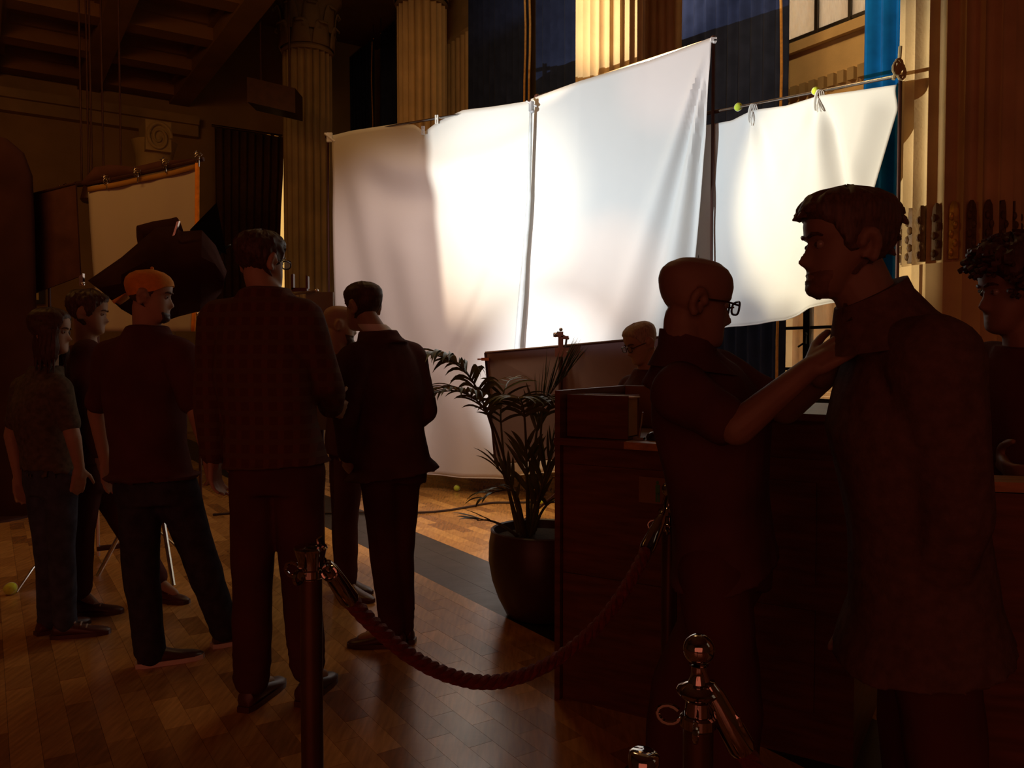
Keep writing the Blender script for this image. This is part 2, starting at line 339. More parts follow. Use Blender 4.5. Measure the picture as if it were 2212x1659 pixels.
# floor slab and parquet
floor = build('floor', MB().box(tn(2, -1, -0.056), 11, 9.5, 0.05, U, N), mat('floor_joint', (0.03, 0.015, 0.008), 0.8), smooth=False, **S)
def floor_mat(name, col, rough):
    m = bpy.data.materials.new(name); m.use_nodes = True; nt = m.node_tree; b = nt.nodes['Principled BSDF']
    tc = nt.nodes.new('ShaderNodeTexCoord'); oi = nt.nodes.new('ShaderNodeObjectInfo')
    ad = nt.nodes.new('ShaderNodeVectorMath'); ad.operation = 'ADD'
    nt.links.new(tc.outputs['Object'], ad.inputs[0]); nt.links.new(oi.outputs['Location'], ad.inputs[1])
    mp = nt.nodes.new('ShaderNodeMapping'); mp.inputs['Rotation'].default_value = (0, 0, -math.radians(33)); mp.inputs['Scale'].default_value = (18, 2.2, 1)
    nt.links.new(ad.outputs[0], mp.inputs[0])
    nz = nt.nodes.new('ShaderNodeTexNoise'); nz.inputs['Scale'].default_value = 3; nz.inputs['Detail'].default_value = 6; nt.links.new(mp.outputs[0], nz.inputs['Vector'])
    rp = nt.nodes.new('ShaderNodeValToRGB'); rp.color_ramp.elements[0].position = .3; rp.color_ramp.elements[1].position = .72
    rp.color_ramp.elements[0].color = tuple(c * .75 for c in col) + (1,); rp.color_ramp.elements[1].color = tuple(c * 1.2 for c in col) + (1,)
    nt.links.new(nz.outputs['Fac'], rp.inputs[0]); nt.links.new(rp.outputs[0], b.inputs['Base Color'])
    n2 = nt.nodes.new('ShaderNodeTexNoise'); n2.inputs['Scale'].default_value = 7; n2.inputs['Detail'].default_value = 4; nt.links.new(ad.outputs[0], n2.inputs['Vector'])
    mr = nt.nodes.new('ShaderNodeMapRange'); mr.inputs['To Min'].default_value = rough * .75; mr.inputs['To Max'].default_value = rough * 1.25; nt.links.new(n2.outputs['Fac'], mr.inputs[0])
    nt.links.new(mr.outputs[0], b.inputs['Roughness']); b.inputs['Specular IOR Level'].default_value = 0.5
    mp2 = nt.nodes.new('ShaderNodeMapping'); mp2.inputs['Scale'].default_value = (9, 45, 1); mp2.inputs['Rotation'].default_value = (0, 0, 0.2); nt.links.new(ad.outputs[0], mp2.inputs[0])
    n3 = nt.nodes.new('ShaderNodeTexNoise'); n3.inputs['Scale'].default_value = 1.0; n3.inputs['Detail'].default_value = 3; nt.links.new(mp2.outputs[0], n3.inputs['Vector'])
    bp = nt.nodes.new('ShaderNodeBump'); bp.inputs['Strength'].default_value = 0.06; bp.inputs['Distance'].default_value = 0.01; nt.links.new(n3.outputs['Fac'], bp.inputs['Height']); nt.links.new(bp.outputs[0], b.inputs['Normal'])
    return m
FT = [floor_mat('parquet_tone_%s' % k, c, 0.22) for k, c in (('honey', (0.54, 0.275, 0.085)), ('tan', (0.45, 0.22, 0.066)), ('amber', (0.36, 0.17, 0.05)), ('umber', (0.28, 0.125, 0.038)))]
FDK = floor_mat('dark_border_wood', (0.022, 0.016, 0.012), 0.34)
GAPF = 0.0006
def tile_mesh(name, lu, ln, m):
    mb = MB().box((0, 0, -0.003), lu / 2 - GAPF, ln / 2 - GAPF, 0.003, U, N)
    me = bpy.data.meshes.new(name); me.from_pydata([tuple(p) for p in mb.v], [], mb.f); me.materials.append(m); me.update(); return me
pieces = []            # (t, n, lu, ln, material index or 'd')
n_edges = []
n = 2.345
def add_strip(n0, n1, lu, mats, off=0.0, w=None):
    k = 0; t = -11 + off
    while t < 14:
        pieces.append((t + lu / 2, (n0 + n1) / 2, lu, n1 - n0, random.choice(mats))); t += lu
for i in range(3): add_strip(2.345 + i * .1817, 2.345 + (i + 1) * .1817, 1.2, ['d'], off=(i % 2) * .6)
add_strip(2.245, 2.345, 0.9, [0, 1, 1]); add_strip(2.89, 3.0, 0.9, [0, 1, 1], off=.3)
def add_field(n0, n1, sgn):
    w = 0.1; k = 0; nn = n0
    while (nn < n1 - 1e-6) if sgn > 0 else (nn > n1 + 1e-6):
        off = (k % 2) * 0.15 + random.choice((0, 0.01))
        a, b = (nn, nn + w) if sgn > 0 else (nn - w, nn)
        add_strip(a, b, 0.30, [0, 1, 1, 1, 2, 2, 2, 3, 3] if k % 3 else [0, 0, 1, 1, 2], off=off); k += 1; nn += w * sgn
add_field(3.0, 7.0, 1); add_field(2.245, -9.5, -1)
meshes = {}; scored = []
cp0 = V((0, 0, 0))
for (t, nn, lu, ln, mi) in pieces:
    c = tn(t, nn)
    if c.y < 0.8: sc_ = -1
    else:
        X = c.x / c.y * FPX
        if abs(X) > 1250 or c.y < 2.3 or c.y > 11: sc_ = -1
        else: sc_ = lu * ln * FPX * FPX * 1.42 / c.y ** 3
    if sc_ > 0 and not (X > 160 and c.y < 3.6): scored.append((sc_, t, nn, lu, ln, mi))
    else: scored.append((-1, t, nn, lu, ln, mi))
scored.sort(key=lambda q: -q[0])
rest = {}
for i, (sc_, t, nn, lu, ln, mi) in enumerate(scored):
    if i < 300 and sc_ > 0:
        k = (round(lu, 3), round(ln, 3), mi)
        if k not in meshes: meshes[k] = tile_mesh('plank', lu, ln, FDK if mi == 'd' else FT[mi])
        o = bpy.data.objects.new('plank', meshes[k]); COL.objects.link(o); o.location = tn(t, nn, random.uniform(-.0004, .0004)); o.parent = floor
    else:
        rest.setdefault(mi, []).append((t, nn, lu, ln))
me = bpy.data.meshes.new('parquet_remainder'); vv = []; ff = []; mi_ = []
order = [0, 1, 2, 3, 'd']
for mi, L in rest.items():
    for (t, nn, lu, ln) in L:
        mb = MB().box(tn(t, nn, -0.003), lu / 2 - GAPF, ln / 2 - GAPF, 0.003, U, N); k = len(vv); vv += mb.v; ff += [tuple(i + k for i in f) for f in mb.f]; mi_ += [order.index(mi)] * 6
me.from_pydata([tuple(p) for p in vv], [], ff)
for m in FT + [FDK]: me.materials.append(m)
for p, q in zip(me.polygons, mi_): p.material_index = q
o = bpy.data.objects.new('parquet_remainder', me); COL.objects.link(o); o.parent = floor; o['kind'] = 'stuff'

# window wall with openings  (t0, t1, z0, z1) ranges
def wall_seg(mb, t0, t1, n0, n1, z0, z1):
    mb.box(tn((t0 + t1) / 2, (n0 + n1) / 2, (z0 + z1) / 2), (t1 - t0) / 2, (n1 - n0) / 2, (z1 - z0) / 2, U, N)
W1 = (1.0, 2.72)                    # bay with the two visible windows
W3 = (t_at_px(845, NWALL + .45), t_at_px(785, NWALL))                    # bay beyond the far column
wb = MB()
w0, w1 = NWALL, NWALL + 0.45
wall_seg(wb, -9, W1[0], w0, w1, 0, ZC)
wall_seg(wb, W1[0], W1[1], w0, w1, 0, 0.93); wall_seg(wb, W1[0], W1[1], w0, w1, 3.62, 4.64)
wall_seg(wb, W1[1], W3[0], w0, w1, 0, ZC)
wall_seg(wb, W3[0], W3[1], w0, w1, 0, 0.93); wall_seg(wb, W3[0], W3[1], w0, w1, 6.6, ZC)
wall_seg(wb, W3[1], 13.0, w0, w1, 0, ZC)
wall_w = build('wall_right', wb, STONE, smooth=False, **S)
# moulded spandrel between the windows
sp = MB()
wall_seg(sp, W1[0] - .05, W1[1] + .05, w0 - .07, w0, 4.54, 4.64); wall_seg(sp, W1[0] - .05, W1[1] + .05, w0 - .05, w0, 3.9, 3.98)
build('trim_1', sp, STONE, smooth=False, **S)
de = MB()
t = W1[0]
while t < W1[1]:
    wall_seg(de, t, t + .07, w0 - .055, w0, 4.08, 4.2); t += .11
dent = build('trim_2', de, STONE_DK, smooth=False, **S)
def window(name, t0, t1, z0, z1, vbars, hbars, glass, thick=0.03):
    fr = MB(); nn = w0 + 0.18
    wall_seg(fr, t0, t0 + .06, nn - .03, nn + .03, z0, z1); wall_seg(fr, t1 - .06, t1, nn - .03, nn + .03, z0, z1)
    wall_seg(fr, t0, t1, nn - .03, nn + .03, z0, z0 + .05); wall_seg(fr, t0, t1, nn - .03, nn + .03, z1 - .05, z1)
    w = build(name, fr, IRON, smooth=False, **S)
    for t in vbars: 
        b = MB(); wall_seg(b, t[0] - t[1], t[0] + t[1], nn - .035, nn + .035, z0, z1); build('muntin', b, IRON, w, smooth=False)
    for z in hbars:
        b = MB(); wall_seg(b, t0, t1, nn - .022, nn + .022, z - .016, z + .016); build('muntin', b, IRON, w, smooth=False)
    ts = [t0] + [t[0] for t in vbars] + [t1]; zs = [z0] + list(hbars) + [z1]
    for i in range(len(ts) - 1):
        for j in range(len(zs) - 1):
            b = MB(); wall_seg(b, ts[i], ts[i + 1], nn - .003, nn + .003, zs[j], zs[j + 1]); build('pane', b, glass, w, smooth=False)
    return w
window('window_1', W1[0], W1[1], 4.64, 7.9, [(t_at_px(1828, w0 + .18), .015), (t_at_px(1757, w0 + .18), .018)], [4.77, 5.35, 5.95, 6.55, 7.2], GLASS_UP)
window('window_2', W1[0], W1[1], 0.93, 3.62, [(t_at_px(1817, w0 + .18), .03), (t_at_px(1745, w0 + .18), .04), (t_at_px(1682, w0 + .18), .02)], [1.285, 1.72, 2.2, 2.7, 3.2], GLASS_LO)
window('window_3', W3[0], W3[1], 0.93, 6.6, [((W3[0] + W3[1]) / 2, .03)], [1.8, 2.8, 3.8, 4.8, 5.7], GLASS_LO)
# window latch
lt = MB(); p = tn(t_at_px(1742, w0 + .14), w0 + .12, 1.55)
lt.tube([p, p + Z * .09], .012); lt.tube([p + Z * .02, p + Z * .0 + U * .09 - Z * .03], .011); lt.ball(p + Z * .1, .02)
build('trim_3', lt, IRON, **S)
# the light well outside: ribbed stone wall
ow = MB()
wall_seg(ow, -4, 16, w1 + 2.2, w1 + 2.5, -0.3, 9.5)
outw = build('wall_outside', ow, OUTM, smooth=False, **S)
for k in range(26):
    r = MB(); t = -1 + k * 0.55
    pts = []
    r.lathe(tn(t, w1 + 2.2, 0), [(0.17, 1.05), (0.17, 9.0)], 14); build('rib', r, OUTM, outw)
ol = MB(); wall_seg(ol, -4, 16, w1 + .9, w1 + 2.3, -0.3, 0.85); build('ledge', ol, OUTM, outw, smooth=False)
for k in range(5):
    ol = MB(); wall_seg(ol, -4, 16, w1 + 1.5 + .12 * k, w1 + 2.3, 0.85 + .05 * k, .9 + .05 * k); build('ledge', ol, OUTM, outw, smooth=False)
# other walls and ceiling
eb = MB(); e0 = T0 + 13.0
def box_tn(mb, t0, t1, n0, n1, z0, z1): wall_seg(mb, t0, t1, n0, n1, z0, z1)
ES = []                # narrow opening in the far wall beside the unlit column
def n_at_px(px, t):
    r = (px - CXP) / FPX; a = U * (T0 + t); return (r * a.y - a.x) / (N.x - r * N.y)
na_, nb_ = n_at_px(585, 13.15), n_at_px(640, 13.15)
box_tn(eb, 13.0, 13.3, -9.6, na_, 0, ZC); box_tn(eb, 13.0, 13.3, nb_, NWALL + .45, 0, ZC); box_tn(eb, 13.0, 13.3, na_, nb_, 0, 1.2); box_tn(eb, 13.0, 13.3, na_, nb_, 5.6, ZC); wall_end = build('wall_far', eb, WALLM, smooth=False, **S)
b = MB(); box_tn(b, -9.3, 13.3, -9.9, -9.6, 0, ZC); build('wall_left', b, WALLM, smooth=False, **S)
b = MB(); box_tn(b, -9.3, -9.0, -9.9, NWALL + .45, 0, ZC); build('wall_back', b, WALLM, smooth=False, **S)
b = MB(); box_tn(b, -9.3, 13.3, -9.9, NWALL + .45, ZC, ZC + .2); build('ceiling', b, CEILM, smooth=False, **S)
# lower coffered ceiling over the far left aisle
b = MB(); box_tn(b, 5.0, 13.0, -9.6, 3.3, 6.45, 6.65); gal = build('ceiling_left', b, CEILM, smooth=False, **S)
for k in range(8):
    b = MB(); n_ = 3.1 - 1.5 * k; box_tn(b, 5.0, 13.0, n_ - .17, n_ + .17, 6.08, 6.45); build('beam', b, CEILM, gal, smooth=False)
    b = MB(); box_tn(b, 5.0, 13.0, n_ - .25, n_ + .25, 6.3, 6.45); build('beam_moulding', b, CEILM, gal, smooth=False)
for k in range(6):
    b = MB(); t_ = 5.2 + 1.5 * k; box_tn(b, t_ - .17, t_ + .17, -9.6, 3.3, 6.12, 6.45); build('beam', b, CEILM, gal, smooth=False)
    b = MB(); box_tn(b, t_ - .25, t_ + .25, -9.6, 3.3, 6.32, 6.45); build('beam_moulding', b, CEILM, gal, smooth=False)
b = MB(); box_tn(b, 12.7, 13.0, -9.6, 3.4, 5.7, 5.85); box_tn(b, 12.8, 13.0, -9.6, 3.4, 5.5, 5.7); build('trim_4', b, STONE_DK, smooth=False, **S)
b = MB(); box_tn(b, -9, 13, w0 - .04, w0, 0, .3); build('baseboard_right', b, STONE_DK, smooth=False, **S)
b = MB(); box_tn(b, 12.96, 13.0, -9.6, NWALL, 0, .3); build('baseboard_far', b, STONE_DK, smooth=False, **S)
# far left window on the end wall, its glow painted as yellow panes
def far_window():
    tt = 12.9; fr = MB()
    na, nb = -0.2, 0.86
    box_tn(fr, tt - .03, tt + .03, na, na + .08, 2.35, 3.55); box_tn(fr, tt - .03, tt + .03, nb - .08, nb, 2.35, 3.55)
    w = build('window_4', fr, IRON, smooth=False, **S)
    for z in (2.35, 2.66, 2.95, 3.2, 3.55):
        b = MB(); box_tn(b, tt - .035, tt + .035, na, nb, z - .03, z + .03); build('muntin', b, IRON, w, smooth=False)
    for i, (za, zb) in enumerate(((2.35, 2.66), (2.66, 2.95), (2.95, 3.2), (3.2, 3.55))):
        b = MB(); box_tn(b, tt - .005, tt + .005, na, nb, za, zb); build('pane', b, mat('lit_yellow_pane', (0.85, 0.68, 0.24), .5), w, smooth=False)
far_window()

fr = MB(); box_tn(fr, 13.1, 13.2, na_, na_ + .05, 1.2, 5.6); box_tn(fr, 13.1, 13.2, nb_ - .05, nb_, 1.2, 5.6)
w5 = build('window_5', fr, IRON, smooth=False, **S)
fr = MB(); box_tn(fr, 13.14, 13.15, na_, nb_, 1.2, 5.6); build('pane', fr, glass_mat('amber_pane', (0.42, 0.32, 0.17), 0.02), w5, smooth=False)
# fluted columns
def fluted(mb, c, r, z0, z1, nf=22, depth=0.16, cable=False):
    ns = 8; ring = []
    for k in range(nf * ns):
        a = 2 * pi * k / (nf * ns); f = (k % ns) / ns
        w = abs(math.sin(pi * f)) ** 0.8 if f > 0.0 else 0
        d = depth * r * 0.9 * (w if 0.1 < f < 0.95 else 0)
        if cable: d = d * 0.25
        ring.append((r - d, a))
    zs = [z0 + (z1 - z0) * i / 3 for i in range(4)]
    mb.rings([[V(c) + V((q * math.cos(a), q * math.sin(a), z)) for q, a in ring] for z in zs])
def capital(c, r, z, parent):
    b = MB(); b.lathe(c, [(r * 1.02, z - .06), (r * 1.07, z - .02), (r * 1.0, z + .02), (r * .98, z + .3), (r * 1.1, z + .6), (r * 1.3, z + .78), (r * 1.42, z + .82), (r * 1.42, z + .95)], 32)
    build('capital', b, STONE_DK, parent)
    for row, (zb, hh, cnt) in enumerate(((z + .02, .36, 8), (z + .25, .42, 8))):
        for k in range(cnt):
            a = 2 * pi * (k + row * .5) / cnt; G = []
            for i in range(6):
                q = i / 5; rad = r * (1.02 + .30 * q * q + row * .03); zz = zb + hh * math.sin(q * 2.1) / math.sin(1.57) ; w = .16 * r / .4 * (1 - .55 * q)
                ca = V((math.cos(a), math.sin(a), 0)); sa = V((-math.sin(a), math.cos(a), 0))
                G.append([V(c) + ca * (rad + .02 * (1 - abs(j))) + sa * w * j + Z * zz for j in (-1, -.5, 0, .5, 1)])
            g = MB().grid(G); o = build('acanthus_leaf', g, STONE_DK, parent); md = o.modifiers.new('t', 'SOLIDIFY'); md.thickness = .02
def column(loc, r, top, label, ornate=False, cap=True, m=STONE):
    e = root('column', loc, label, 'column'); e['kind'] = 'structure'
    b = MB()
    if ornate: fluted(b, loc, r, 2.38, top); 
    else: fluted(b, loc, r, .25, top)
    build('shaft', b, m, e)
    if ornate:
        b = MB(); fluted(b, loc, r, .25, 2.0, cable=True); build('shaft_base', b, m, e)
        b = MB(); fluted(b, loc, r, 2.0, 2.38); build('shaft_band', b, m, e)
        for k in range(22):
            a = 2 * pi * (k + .5) / 22; ca = V((math.cos(a), math.sin(a), 0)); sa = V((-math.sin(a), math.cos(a), 0)); f = MB()
            G = [(2.02, .9), (2.3, .9), (2.345, .75), (2.372, .3)]
            R = []
            for zz, w in G: R.append([loc + ca * (r * .93) + sa * w * r * .085 + Z * zz, loc + ca * (r * .965) + sa * 0 + Z * zz, loc + ca * (r * .93) - sa * w * r * .085 + Z * zz, loc + ca * (r * .86) + Z * zz])
            f.rings(R)
            for q in range(5):
                zz = 2.06 + q * .055; f.ball(loc + ca * (r * .965) + sa * r * .03 * (1 if q % 2 else -1) + Z * zz, .016, .016, .026, 8, 5)
            build('flute_ornament', f, ORN_LIT if k == 14 else ORN_SHADE, e)  # one ornament painted as lit gold, the others painted as in shade
    b = MB(); b.lathe(loc, [(r * 1.28, 0), (r * 1.28, .08), (r * 1.2, .1), (r * 1.22, .16), (r * 1.05, .2), (r * 1.02, .26)], 40); build('plinth', b, m, e)
    if cap: capital(loc, r, top, e)
    return e
column(V((2.90, 5.3, 0)), .363, 7.8, 'huge cream fluted column at the right with gilded flute ornaments', ornate=True, cap=False, m=STONE_DIM)
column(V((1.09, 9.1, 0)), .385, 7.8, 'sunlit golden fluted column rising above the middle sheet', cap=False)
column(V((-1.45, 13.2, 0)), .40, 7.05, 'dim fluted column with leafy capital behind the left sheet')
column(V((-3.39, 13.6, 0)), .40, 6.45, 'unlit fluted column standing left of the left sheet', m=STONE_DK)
def pilaster(px0, px1, nn, z1, label, m=STONE):
    ta, tb = t_at_px(px1, nn), t_at_px(px0, nn)
    b = MB(); c0 = tn((ta + tb) / 2, (nn + NWALL) / 2, 0); h = (tb - ta) / 2
    wall_seg(b, ta, tb, nn + .05, NWALL, 0, z1)
    e = build('pilaster', b, m, smooth=False, kind='structure', label=label, category='pilaster')
    k = 5
    for i in range(k):
        f = MB(); w = (tb - ta) / k; tt = ta + w * (i + .5)
        f.lathe(tn(tt, nn + .05, 0), [(w * .36, .3), (w * .36, z1 - .1)], 12); build('reed', f, m, e)
    return e
pilaster(1378, 1463, NCOL + .8, 7.8, 'fluted pilaster against the wall beside the sunlit column')
pilaster(962, 1012, NCOL + .8, 6.9, 'fluted pilaster to the right of the dim leafy column')
# scroll bracket on the far wall, left
vb = MB(); c = at(343, 296, 11.0); pts = []
for i in range(40):
    a = i * .33; rr = .16 * (1 - i / 46); pts.append(c + U * -.0 + N * rr * math.cos(a) + Z * rr * 1.3 * math.sin(a))
vb.tube(pts, [.028 * (1 - i / 60) for i in range(40)], 8)
vb.box(c + U * .3 + Z * .02, .28, .16, .2, U, N)
vpost = MB()
ptop = c + U * .35; vpost.lathe(V((ptop.x, ptop.y, 0)), [(.3, 0), (.3, .3), (.24, .4), (.24, ptop.z - .2), (.3, ptop.z)], 20)
pv = build('column', vpost, STONE_DK, kind='structure', label='plain dark column with scroll capital at the far left aisle', category='column')
build('scroll', vb, STONE_DK, pv)

# ================================================================== CURTAINS
def curtain(px0, px1, nn, label, m=NAVY, z0=0.06, z1=7.6, amp=0.055, wl=0.16, lean=0.0, z_px1=None):
    ta, tb = t_at_px(px1, nn), t_at_px(px0, nn); L = tb - ta; ns = max(24, int(L / wl * 10)); G = []
    zs = [z0 + (z1 - z0) * (i / 14) for i in range(15)]
    e = root('curtain', tn((ta + tb) / 2, nn, z0), label, 'curtain', None)
    for z in zs:
        row = []
        for i in range(ns + 1):
            s = i / ns; t = ta + L * s
            if lean: t += lean * (z - 2.5) * (1 - s)
            ph = 2 * pi * t / wl + 0.8 * noise.noise(V((t * 3, 0, 0.2)))
            row.append(tn(t, nn + amp * math.sin(ph) * (0.8 + .2 * noise.noise(V((t * 4, z * .3, 0)))) + .02 * noise.noise(V((t * 2, z * .5, 3))), z))
        G.append(row)
    o = build('fabric', MB().grid(G), m, e); md = o.modifiers.new('t', 'SOLIDIFY'); md.thickness = .006
    r = MB(); r.tube([tn(ta - .02, nn, z1 + .03), tn(tb + .02, nn, z1 + .03)], .025, 10); r.ball(tn(ta, nn, z1 + .03), .035); r.ball(tn(tb, nn, z1 + .03), .035)
    for tt in (ta, tb): r.tube([tn(tt, nn, z1 + .03), tn(tt, nn, ZC)], .012, 6)
    build('curtain_rail', r, BRASS, e)
    return e, ta, tb
CG = 'long velvet curtains between the columns'
NC = NCOL + .55
def braid(e, t, nn, z0=.08, z1=7.55, m=GOLD, r=.016):
    b = MB(); b.tube([tn(t, nn + .012 * math.sin(i * 1.3), z0 + (z1 - z0) * i / 20) for i in range(21)], r, 7); build('gold_braid', b, m, e)
e, a, b_ = curtain(1013, 1141, NC, 'near-black navy curtain right of the dim leafy column'); braid(e, a - .03, NC - .08)
e, a, b_ = curtain(1156, 1252, NC, 'navy curtain with blue-lit folds left of the sunlit column'); braid(e, b_ + .03, NC - .08)
e, a, b_ = curtain(1464, 1690, NC + .1, 'broad navy curtain between the sunlit column and the upper window'); braid(e, a - .02, NC, r=.014)
e, a, b_ = curtain(1861, 1960, NC + .1, 'navy curtain in lit blue beside the huge right column', m=NAVY_LIT)
e, a, b_ = curtain(738, 811, NCOL + .5, 'dark curtain left of the slit of light'); braid(e, a - .03, NCOL + .45, r=.012)
e, a, b_ = curtain(827, 862, NCOL + .5, 'narrow dark curtain right of the slit of light', lean=0.02)

# dark drape on the far wall that leaves a sliver of the narrow window
def far_drape(px0, px1, label):
    n0, n1 = n_at_px(px0, 12.8), n_at_px(px1, 12.8); G = []
    for j in range(9):
        z = .06 + 5.65 * j / 8; G.append([tn(12.8 + .05 * math.sin(i * .9), lerp(n0, n1, i / 60) + (.02 * math.sin(z * 1.3) + .05 * smooth01(3.6, 5.2, z)) * (i / 60), z) for i in range(61)])
    e = root('curtain', tn(12.8, (n0 + n1) / 2, .06), label, 'curtain'); o = build('fabric', MB().grid(G), mat('brown_drape', (.12, .06, .03), .95), e); o.modifiers.new('t', 'SOLIDIFY').thickness = .006
    r = MB(); r.tube([tn(12.8, n0 - .05, 5.75), tn(12.8, n1 + .05, 5.75)], .025, 8); build('curtain_rail', r, BRASS, e)
    r = MB(); r.tube([tn(12.8, n0 + .1, 5.75), tn(13.02, n0 + .1, 5.75)], .015, 6); build('rail_bracket', r, BRASS, e)
far_drape(470, 609, 'dark curtain on the far wall left of the thin bright slit')
# ================================================================== SHEETS
def cloth(name, T, B, L, R, ns, nv, fold, m, label, cat='sheet', hem=True, group=None):
    nrm = None
    p0 = at(*T[0]); p1 = at(*T[-1]); ch = p1 - p0; ch.z = 0; ch.normalize(); nrm = V((ch.y, -ch.x, 0)); nrm = nrm if nrm.y < 0 else -nrm
    G = []
    for j in range(nv + 1):
        v = j / nv; row = []; l = poly(L, v); r = poly(R, v)
        for i in range(ns + 1):
            s = i / ns; a = poly(T, s); b = poly(B, s)
            q = [(1 - v) * a[k] + v * b[k] + (1 - s) * l[k] + s * r[k] - ((1 - s) * (1 - v) * T[0][k] + s * (1 - v) * T[-1][k] + (1 - s) * v * B[0][k] + s * v * B[-1][k]) for k in range(3)]
            row.append(at(*q) + nrm * fold(s, v, q[0], q[1]))
        G.append(row)
    e = root(name, (p0 + p1) / 2 * 1.0, label, cat, group)
    o = build('cloth', MB().grid(G), m, e); md = o.modifiers.new('t', 'SOLIDIFY'); md.thickness = .003
    if hem:
        h = MB(); h.tube(G[-1], .006, 6); build('hem', h, m, e)
    return e, G, nrm
def ns1(x, y, z=0.0): return noise.noise(V((x, y, z)))
def fold_left(s, v, px, py):
    f = 0.0
    lev = (py - (255 + 75 * max(0, 1 - ((px - 930) / 230.0) ** 2))) / 46.0
    f += 0.045 * math.sin(lev * 2.0) * math.exp(-((lev - 1.2) / 1.6) ** 2) * smooth01(730, 860, px)
    d = (px - 870) - (py - 520) * 0.28             # slanting fold, lower left
    f += 0.075 * math.exp(-(d / 46) ** 2) * smooth01(420, 560, py) * smooth01(1040, 800, py)
    d2 = (px - 1010) + (py - 700) * 0.42           # crease running up right from the bottom
    f += -0.05 * math.exp(-(d2 / 13) ** 2) * smooth01(540, 700, py)
    d3 = (px - 745) - (py - 330) * 0.18
    f += 0.03 * math.sin(d3 / 17.0) * math.exp(-(d3 / 60) ** 2) * smooth01(300, 420, py)
    f += 0.025 * ns1(s * 3.0, v * 1.2) + 0.02 * v * math.sin(s * 19 + 1.5)
    return f
def fold_mid(s, v, px, py):
    f = 0.03 * ns1(s * 2 + 5, v * 1.5)
    for k, sl in enumerate((0.03, 0.10, 0.165, 0.24, 0.33)):       # creases fanning from the top right corner
        d = (1537 - px) - (py - 82) * sl
        w = 5 + (py - 82) * (0.014 + .006 * k); f += 0.042 * (-1) ** k * math.exp(-(d / w) ** 2) * smooth01(90, 200, py)
    f += 0.012 * math.sin(s * 14 + v * 3) * v
    return f
def fold_right(s, v, px, py):
    f = 0.02 * ns1(s * 4, v * 2, 7)
    for tx, ty in ((1626, 238), (1768, 208)):
        dx = (px - tx) - (py - ty) * .02; w = 7 + (py - ty) * 0.10
        f += 0.022 * math.cos(dx / w * 2.0) * math.exp(-(dx / (w * 2.2)) ** 2) * smooth01(0, 60, py - ty) * smooth01(620, 200, py)
        dl = dx + (py - ty) * .42; f += -.016 * math.exp(-(dl / (10 + .05 * (py - ty))) ** 2) * smooth01(0, 40, py - ty) * smooth01(300, 120, py - ty)
    d = px - (1775 + (py - 200) * .16); f += -0.07 * math.exp(-(d / 20) ** 2) * smooth01(205, 280, py)
    f += 0.09 * smooth01(600, 700, py + abs(px - 1700) * .25) * (0.5 + 0.5 * math.sin(px / 13.0 + py / 60.0)) * .5
    f += -.05 * smooth01(630, 690, py)
    f += -.075 * smooth01(.86, 1.0, s) * smooth01(185, 240, py)
    return f
D_l0, D_l1, D_m1 = 9.0, 8.0, 6.8
e_l, G_l, n_l = cloth('fabric_sheet', [(717, 293, 9.0), (760, 283, 8.9), (860, 267, 8.67), (895, 269, 8.58), (915, 284, 8.54), (945, 262, 8.47), (1000, 238, 8.34), (1060, 231, 8.2), (1152, 216, 8.0)],
    [(738, 1012, 8.95), (925, 1025, 8.53), (1000, 1031, 8.35), (1090, 1034, 8.2), (1130, 1010, 8.1)],
    [(717, 293, 9.0), (719, 460, 9.0), (724, 640, 8.98), (738, 1012, 8.95)], [(1152, 216, 8.0), (1150, 500, 8.02), (1140, 760, 8.05), (1130, 1010, 8.1)], 90, 80, fold_left, SHEET,
    'left white sheet hanging from its stand with sagging swags')
e_m, G_m, n_m = cloth('fabric_sheet', [(1147, 214, 7.96), (1255, 175, 7.58), (1400, 131, 7.2), (1537, 81, 6.8)],
    [(1100, 1028, 7.98), (1300, 1010, 7.45), (1462, 985, 6.95)],
    [(1147, 214, 7.96), (1141, 460, 7.95), (1120, 760, 7.95), (1100, 1028, 7.98)], [(1537, 81, 6.8), (1531, 300, 6.78), (1500, 560, 6.83), (1462, 985, 6.95)], 90, 80, fold_mid, SHEET,
    'tallest white sheet in the middle with a raised right corner')
def dl(px, off=0.0):            # depth along the slanting line of the right sheet
    r = (px - CXP) / FPX; k = (r * 6.87 - 1.684) / (1.72 * r + .756); return 6.87 - 1.72 * k + off
R3 = lambda L: [(x, y, dl(x)) for x, y in L]
e_r, G_r, n_r = cloth('fabric_sheet', R3([(1516, 272), (1580, 260), (1626, 238), (1700, 228), (1768, 208), (1860, 194), (1937, 183)]),
    R3([(1480, 712), (1600, 703), (1690, 690), (1750, 664), (1790, 653), (1832, 648)]),
    R3([(1516, 272), (1498, 480), (1480, 712)]), R3([(1937, 183), (1905, 290), (1880, 372), (1866, 420), (1850, 560), (1832, 648)]), 90, 70, fold_right, SHEET,
    'shorter white sheet tied to a pole beside the huge column')
